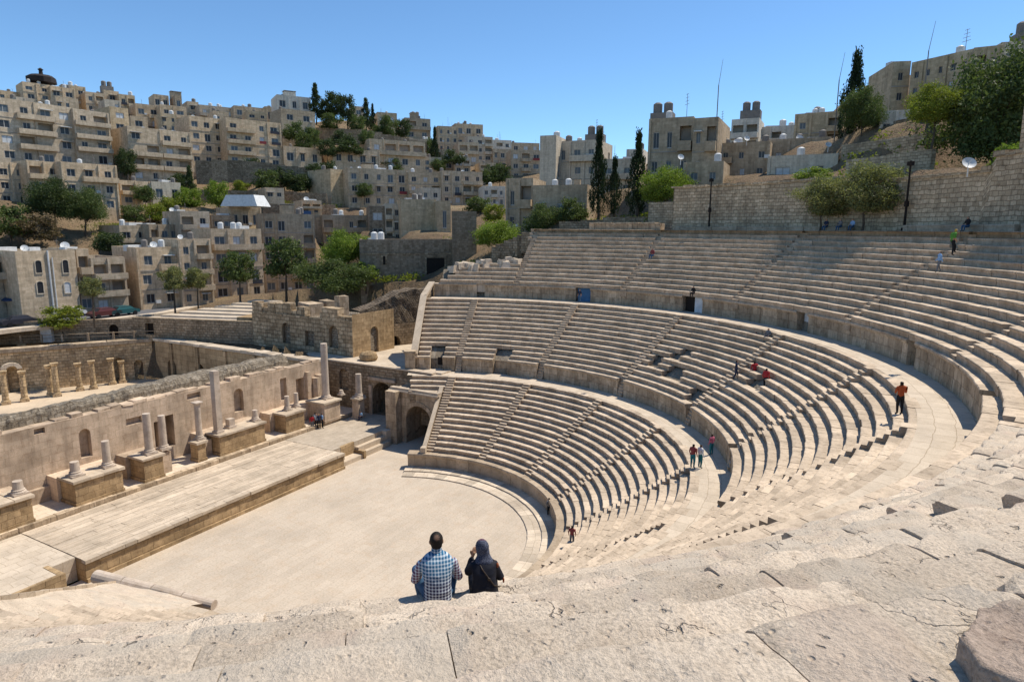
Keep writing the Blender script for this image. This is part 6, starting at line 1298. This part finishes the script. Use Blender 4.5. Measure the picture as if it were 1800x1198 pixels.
def hand(mb, w, d, up, s=1.0, curl=.5):
    d = Vector(d).normalized(); up = Vector(up); side = d.cross(up).normalized(); w = Vector(w)
    limb(mb, [(w, .024*s), (w + d*.05*s, .026*s)]); ell(mb, w + d*.07*s + side*0, (.03*s, .03*s, .02*s))
    for off, L, r in ((-.030, .060, .0085), (-.010, .078, .009), (.010, .082, .009), (.029, .072, .0085)):
        a = w + d*.085*s + side*off*s; b = a + d*L*.5*s - up*.010; c = b + (d - up*curl).normalized()*L*.5*s; limb(mb, [(a, r*1.1), (b, r), (c, r*.85)])
    a = w + d*.04*s - side*.03*s; b = a + (d*.7 - side*.7).normalized()*.035*s; limb(mb, [(a, .011), (b, .010), (b + d*.028*s, .009)])
V3 = Vector
def plaid():
    t = NT('plaid_shirt'); tc = t.n('ShaderNodeTexCoord').outputs['Object']; sp = t.n('ShaderNodeSeparateXYZ'); t.l(tc, sp.inputs[0])
    wob = t.math('MULTIPLY', t.math('SUBTRACT', t.noise(6, 2, tc), .5), .25)
    def bands(src, f, lo, hi, ph=0.0): fr = t.math('FRACT', t.math('ADD', t.math('ADD', t.math('MULTIPLY', src, f), ph), wob)); return t.ramp(fr, [(lo, 1.0), (lo + .08, 0.0), (hi, 0.0), (min(.999, hi + .06), 1.0)])
    v1 = bands(sp.outputs['Y'], 26, .52, .92); h1 = bands(sp.outputs['Z'], 27, .50, .92)
    dk = t.math('MULTIPLY', t.math('ADD', v1, h1), .5); zz = t.ramp(sp.outputs['Z'], [(.24, (.03, .025, .07)), (.40, (.02, .12, .23))]); ay = t.math('ABSOLUTE', sp.outputs['Y']); zz = t.mix(t.ramp(ay, [(.20, 0.0), (.22, .75)]), zz, (.16, .035, .07))
    t.l(t.mix(dk, (.60, .66, .70), zz), t.b.inputs['Base Color']); t.bump(t.noise(14, 3, tc), .35, .01); return t.m
seatz = NEARZ[4]
def seatpt(px, r):                          # the place at radius r on that row seen in photo column px
    best = min(((abs(pix(pol(r, a*.05, seatz))[0] - px), a*.05) for a in range(-200, 300))); return pol(r, best[1], seatz)
GC = 'couple sitting on the near seats'
man = empty('person', (0, 0, 0), 'person in a blue checked shirt with short thinning dark hair sitting back to us', 'person', GC)
mb = MB(); H0 = V3((.135, 0, .690))
ell(mb, H0, (.094, .077, .108)); ell(mb, H0 + V3((.035, 0, -.055)), (.062, .056, .062)); limb(mb, [(V3((.085, 0, .52)), .062), (V3((.11, 0, .61)), .056)]); limb(mb, [(H0 + V3((.085, 0, .01)), .014), (H0 + V3((.105, 0, -.018)), .016)]); ell(mb, H0 + V3((.082, 0, -.055)), (.016, .026, .010))
for y in (1, -1):
    ell(mb, H0 + V3((-.005, .080*y, -.010)), (.020, .011, .030)); limb(mb, [(V3((.05, .16*y, .46)), .055), (V3((.075, .262*y, .24)), .042), (V3((.27, .185*y, .165)), .030)]); hand(mb, (.285, .178*y, .16), (.9, -.45*y, -.1), (0, 0, 1), 1.0)
    limb(mb, [(V3((.04, .10*y, .08)), .085), (V3((.44, .23*y, .15)), .058), (V3((.47, .18*y, -.30)), .042), (V3((.60, .20*y, -.36)), .032)])
limb(mb, [(V3((.02, 0, .10)), .12), (V3((.02, 0, .30)), .11), (V3((.06, 0, .45)), .10)]); fuse(mb, 'body', SKIN, man, .008, 3)
PL = plaid(); mb = MB()
loft(mb, [(-.015, -.005, .150, .172), (-.035, .06, .150, .172), (-.040, .15, .140, .163), (-.025, .26, .130, .166), (.0, .35, .125, .180), (.03, .43, .118, .196), (.055, .49, .104, .196), (.075, .535, .082, .150), (.09, .57, .062, .085)])
for y in (1, -1): limb(mb, [(V3((.045, .125*y, .455)), .082), (V3((.062, .185*y, .425)), .070), (V3((.078, .268*y, .235)), .054), (V3((.20, .225*y, .185)), .044)])
fuse(mb, 'shirt', PL, man, .009, 5, .006)
mb = MB(); limb(mb, [(V3((.10, 0, .575)), .0665), (V3((.103, 0, .60)), .064)]); fuse(mb, 'collar', PL, man, .007, 1)
mb = MB(); ell(mb, (.02, 0, .05), (.165, .178, .075))
for y in (1, -1): limb(mb, [(V3((.03, .10*y, .075)), .098), (V3((.25, .18*y, .12)), .086), (V3((.45, .235*y, .155)), .068), (V3((.47, .19*y, -.26)), .052)])
fuse(mb, 'trousers', JEAN, man, .010, 4, .005)
mb = MB()
for y in (1, -1): ell(mb, (.56, .19*y, -.37), (.14, .05, .045))
fuse(mb, 'shoes', SHOE, man, .010, 1)
mb = MB(); ell(mb, H0 + V3((-.022, 0, .020)), (.092, .084, .103)); ell(mb, H0 + V3((-.045, 0, -.03)), (.062, .070, .07)); hb = mb
t = NT('thinning_hair'); tc = t.n('ShaderNodeTexCoord').outputs['Object']; vd = t.n('ShaderNodeVectorMath', operation='DISTANCE'); t.l(tc, vd.inputs[0]); vd.inputs[1].default_value = tuple(H0 + V3((-.085, .0, .080)))
f = t.math('ADD', vd.outputs['Value'], t.math('MULTIPLY', t.math('SUBTRACT', t.noise(60, 3, tc), .5), .05)); t.l(t.ramp(f, [(.018, (.17, .10, .07)), (.045, (.016, .012, .009))]), t.b.inputs['Base Color']); t.b.inputs['Roughness'].default_value = .65; t.bump(t.noise(160, 3, tc), .7, .006)
fuse(hb, 'hair', t.m, man, .007, 2, .003)
mb = MB()
for y in (1, -1): ell(mb, H0 + V3((.082, .030*y, .008)), (.010, .013, .008))
o = mb.build('eyes', BLACK, smooth=True); o.parent = man
wom = empty('person', (0, 0, 0), 'person in a black coat and patterned headscarf sitting with one hand at the face', 'person', GC)
coat = cmat('black_coat', (.012, .013, .020), .7); mb = MB(); H1 = V3((.105, .030, .620)); RM = Matrix.Rotation(rad(32), 3, 'Z'); fd = RM @ V3((1, 0, 0)); fs = RM @ V3((0, 1, 0))
ell(mb, H1, (.090, .073, .104), M3=RM); ell(mb, H1 + fd*.035 - V3((0, 0, .055)), (.052, .048, .052)); limb(mb, [(H1 + fd*.085, .012), (H1 + fd*.103 - V3((0, 0, .02)), .014)]); ell(mb, H1 + fd*.080 - V3((0, 0, .055)), (.014, .020, .009)); limb(mb, [(V3((.07, 0, .46)), .05), (V3((.095, .02, .55)), .048)])
limb(mb, [(V3((.02, 0, .12)), .11), (V3((.06, 0, .42)), .09)])
limb(mb, [(V3((.05, .13, .41)), .05), (V3((.11, .205, .28)), .038), (V3((.20, .150, .425)), .026)]); hand(mb, (.20, .145, .435), (.0, -.35, 1), (-1, 0, 0), .9, .6)
limb(mb, [(V3((.05, -.13, .41)), .05), (V3((.07, -.21, .21)), .038), (V3((.25, -.15, .15)), .027)]); hand(mb, (.26, -.145, .145), (.9, .4, 0), (0, 0, 1), .9)
for y in (1, -1): limb(mb, [(V3((.04, .09*y, .08)), .08), (V3((.42, .12*y, .14)), .055), (V3((.45, .10*y, -.30)), .038), (V3((.56, .11*y, -.36)), .03)])
fuse(mb, 'body', SKIN, wom, .008, 2)
mb = MB(); loft(mb, [(-.01, -.03, .165, .195), (-.03, .05, .160, .192), (-.035, .15, .140, .168), (-.02, .25, .125, .155), (.0, .33, .118, .164), (.03, .40, .108, .172), (.05, .445, .092, .150), (.07, .485, .070, .090)])
limb(mb, [(V3((.045, .12, .39)), .074), (V3((.11, .205, .275)), .056), (V3((.185, .157, .400)), .042)]); limb(mb, [(V3((.045, -.12, .39)), .074), (V3((.068, -.218, .205)), .056), (V3((.20, -.175, .155)), .044)])
fuse(mb, 'coat', coat, wom, .009, 5, .006)
mb = MB(); ell(mb, (.02, 0, .05), (.17, .195, .08))
for y in (1, -1): limb(mb, [(V3((.03, .09*y, .07)), .10), (V3((.43, .12*y, .135)), .085), (V3((.46, .10*y, -.28)), .075)])
fuse(mb, 'skirt', coat, wom, .010, 5, .006)
mb = MB(); ell(mb, H1 - fd*.020 + V3((0, 0, .010)), (.098, .090, .115), M3=RM); loft(mb, [(.045, .425, .088, .135), (.05, .46, .092, .125), (.065, .50, .088, .098), (.078, .54, .080, .080), (.085, .60, .078, .078)]); ell(mb, H1 - fd*.02 - V3((0, 0, .06)), (.085, .080, .07), M3=RM)
t = NT('patterned_scarf'); tc = t.n('ShaderNodeTexCoord').outputs['Object']; vo = t.n('ShaderNodeTexVoronoi'); vo.inputs['Scale'].default_value = 75; t.l(tc, vo.inputs['Vector']); sp = t.n('ShaderNodeSeparateXYZ'); t.l(tc, sp.inputs[0])
base = t.ramp(vo.outputs['Distance'], [(.25, (.014, .018, .034)), (.6, (.09, .10, .14))]); t.l(t.mix(t.ramp(t.math('ADD', sp.outputs['X'], sp.outputs['Z']), [(.79, 0.0), (.83, .6)]), base, (.16, .05, .06)), t.b.inputs['Base Color']); t.bump(t.noise(12, 3, tc), .5, .01)
fuse(mb, 'headscarf', t.m, wom, .008, 4, .004)
mb = MB(); limb(mb, [(V3((.03, .085, .485)), .010), (V3((-.085, .03, .40)), .010), (V3((-.135, -.05, .30)), .010), (V3((-.145, -.12, .20)), .010), (V3((-.05, -.20, .12)), .010)]); ell(mb, (-.148, -.055, .29), (.012, .022, .022)); fuse(mb, 'bag_strap', cmat('dark_leather_strap', (.05, .035, .025), .45), wom, .006, 1)
mb = MB(); ell(mb, (.0, -.178, .405), (.030, .020, .035)); ell(mb, (.02, -.262, .17), (.02, .014, .04)); fuse(mb, 'sleeve_patch', cmat('orange_patch', (.26, .075, .03)), wom, .006, 1)
mb = MB()
for y in (1, -1): ell(mb, H1 + fd*.080 + fs*.028*y + V3((0, 0, .006)), (.009, .011, .007))
o = mb.build('eyes', BLACK, smooth=True); o.parent = wom
man.location = seatpt(767, 39.93) - V3((0, 0, .03)); man.rotation_euler = (0, 0, rad(177)); wom.location = seatpt(849, 39.96) - V3((0, 0, .03)); wom.rotation_euler = (0, 0, rad(174))
man.scale = (.97, .97, .97); wom.scale = (.90, .90, .89)
# ------------------------------------------------------------------ street life
def car(label, t, lat, col, van=False):
    p, a = roadp(t, lat); r = empty('parked_car', p, label, 'car', 'cars on the street', rz=a); mb = MB()
    pr = [(-2.15, .35), (-2.2, .75), (-1.9, .95), (-1.35, 1.0), (-.85, 1.42), (.75, 1.45), (1.35, 1.0), (2.05, .88), (2.2, .6), (2.15, .35)] if not van else [(-2.2, .35), (-2.2, 1.8), (1.3, 1.85), (1.9, 1.1), (2.25, .95), (2.25, .35)]
    sec = [(-.82, 1), (.82, 1)]; L = []
    for y in (-.85, .85): L.append([mb.vert(Vector((x, y*(.82 if z > 1.05 else 1), z))) for x, z in pr])
    n = len(pr)
    for i in range(n): mb.face((L[0][i], L[0][(i+1) % n], L[1][(i+1) % n], L[1][i]))
    mb.face(L[0][::-1]); mb.face(L[1]); pm = plain('car_paint', col, .25, .03); o = mb.build('body', pm); o.parent = r
    mb = MB()
    for y in (-1, 1): mb.poly([(-1.1, y*.80, 1.04), (-.75, y*.72, 1.38), (.70, y*.72, 1.40), (1.15, y*.80, 1.04)][::y])
    mb.poly([(1.33, -.68, 1.03), (1.33, .68, 1.03), (.82, .6, 1.43), (.82, -.6, 1.43)]); mb.poly([(-1.37, .68, 1.03), (-1.37, -.68, 1.03), (-.9, -.6, 1.40), (-.9, .6, 1.40)]); o = mb.build('window', GLASS); o.parent = r
    for x in (-1.35, 1.35):
        for y in (-.86, .86): mb = MB(); mb.tube((x, y - .1, .32), (x, y + .1, .32), .32, .32, 14); o = mb.build('wheel', BLACK); o.parent = r
    return r
car('dark teal car parked behind the slim street tree', 3.72, -2.4, (.03, .10, .11)); car('dark red car just left of the dark teal car', 3.42, -2.4, (.10, .035, .035)); car('white car parked behind the yellowish tree', 3.15, 2.4, (.6, .6, .6)); car('dark car at the left frame edge of the road', 2.2, -2.5, (.04, .04, .05)); car('white car under the bright tall street tree', 6.35, 2.2, (.6, .6, .58)); car('grey van by the pink awning', 5.6, 2.4, (.3, .32, .34), True)
p, a = roadp(5.65, 6.2); st = empty('market_stall', p, 'street stall with a pink and white awning among the street trees', 'stall', rz=a)
mb = MB(); mb.box((0, 0, 2.4), (6.4, 2.6, .5), taper=.8); o = mb.build('awning', cmat('pink_awning', (.50, .12, .20))); o.parent = st
mb = MB(); mb.box((0, .4, 0), (5.4, 1.6, 2.3)); o = mb.build('counter', TANKM); o.parent = st; mb = MB(); [mb.tube((x, -1.2, 0), (x, -1.2, 2.4), .05, .05, 6) for x in (-3, 3)]; o = mb.build('posts', TANKD); o.parent = st
for t_, lat, w, lab in ((2.55, 6.3, 4.5, 'dark blue shop awning under the shuttered house'), (3.05, 6.3, 5.0, 'white shop awning under the arched-window house'), (6.95, 7.0, 9.0, 'wide white sheet awning beside the huge dull bush')):
    p, a = roadp(t_, lat); mb = MB(); mb.box((p.x, p.y, p.z + 2.7), (w, 2.4, .35), a, taper=.8); tag(mb.build('awning', TANKM if 'white' in lab else cmat('navy_awning', (.04, .06, .12))), lab, 'awning')
# promenade railing, booth, boards
rl = empty('railing', SP(10, -60, 7.2), 'pale post and rail fence running along the promenade edge above the court', 'railing'); pts = [atz(x, y, 7.35) for x, y in ((-100, 609), (0, 604), (110, 600), (200, 596), (272, 593))]
rail = MB(); first = None
for a, b in zip(pts, pts[1:]):
    n = max(1, int((b - a).length/2.2)); rail.tube(a + Vector((0, 0, .95)), b + Vector((0, 0, .95)), .05, .05, 5); rail.tube(a + Vector((0, 0, .5)), b + Vector((0, 0, .5)), .04, .04, 5)
    for k in range(n):
        q = a.lerp(b, k/n); mb = MB(); mb.box(q, (.22, .22, 1.05)); mb.build('post', PAR, rl)
rail.build('rail', PAR, rl)
p = atz(86, 600, 7.2); mb = MB(); mb.box(p, (1.3, 1.3, 2.2)); mb.box(p + Vector((0, 0, 2.2)), (1.7, 1.7, .25), mi=1); tag(mb.build('booth', [TANKM, BLUEM]), 'small white booth with a blue top left of the yellowish promenade tree', 'booth')
q0, q1 = hP(648, 659, 586, 598, False, 0)[0], 0
p = atz(652, 615, 7.3); nb = MB(); v = (CAM - p); v.z = 0; v.normalize(); c = p + v*.4; mzz = math.atan2(v.y, v.x) + math.pi/2; nb.box((c.x, c.y, 9.1), (2.2, .1, 1.0), mzz, mi=1); nb.box((c.x, c.y, 7.5), (2.4, .06, 1.4), mzz, mi=0); tag(nb.build('notice_board', [TANKM, NAVY]), 'notice board with a dark panel over a pale panel on the brown wall', 'sign')
gr_ = atz(636, 634, 7.28)
# rocks and slabs near the camera
def slab(label, c, pts, z0, h, mat, bevel=.05, seed=0, name='stone_slab'):
    mb = MB(); n = len(pts); m = 6; ctr = Vector((sum(p[0] for p in pts)/n, sum(p[1] for p in pts)/n, 0)); ring = []
    for i in range(n):
        a, b = Vector((*pts[i], 0)), Vector((*pts[(i+1) % n], 0)); K = max(2, int((b - a).length/.07))
        for k in range(K): p = a.lerp(b, k/K); p += (p - ctr).normalized()*.06*fnz(p, 4, seed); ring.append(p)
    rows = [(1.0, -.2), (1.0, h*.55), (.985, h*.85), (.955, h)] + [(f, h) for f in (.88, .78, .66, .52, .38, .24, .1)]; L = []
    for f, z in rows:
        L.append([mb.vert((lambda q: (q.x, q.y, z0 + z + (.035*fnz(q, 3.0, seed + 2) + .022*fnz(q, 9, seed) if z >= h*.8 else .02*fnz(q, 5, seed))))(ctr + (p - ctr)*f)) for p in ring])
    for i in range(len(L) - 1):
        for k in range(len(ring)): k2 = (k+1) % len(ring); mb.face((L[i][k], L[i][k2], L[i+1][k2], L[i+1][k]))
    mb.face(L[-1]); return tag(mb.build(name, mat, smooth=True), label, 'stone')
def G2(px, py, z): p = atz(px, py, z); return (p.x, p.y)
PR = stone('pink_worn_rock', (.50, .385, .30), stain=(.24, .17, .13), stain_amt=.6, bump=1.0, bdist=.03, nscale=5, pits=14, blockvar=0); GRS = stone('grey_smooth_slab', (.47, .45, .42), stain=(.36, .33, .29), stain_amt=.3, bump=.25, nscale=5, blockvar=0)
YR = stone('yellowish_worn_rock', (.50, .41, .28), stain=(.30, .24, .17), stain_amt=.6, bump=1.0, bdist=.03, nscale=5, pits=14, blockvar=0)
zt_ = NEARZ[9]
slab('raised pinkish worn rock at the lower right corner', None, [G2(x, y, zt_ + .12) for x, y in ((1688, 1108), (1720, 1160), (1800, 1190), (1960, 1200), (1960, 1070), (1800, 1040), (1715, 1052))], zt_ - .02, .11, PR, seed=3, name='rock')
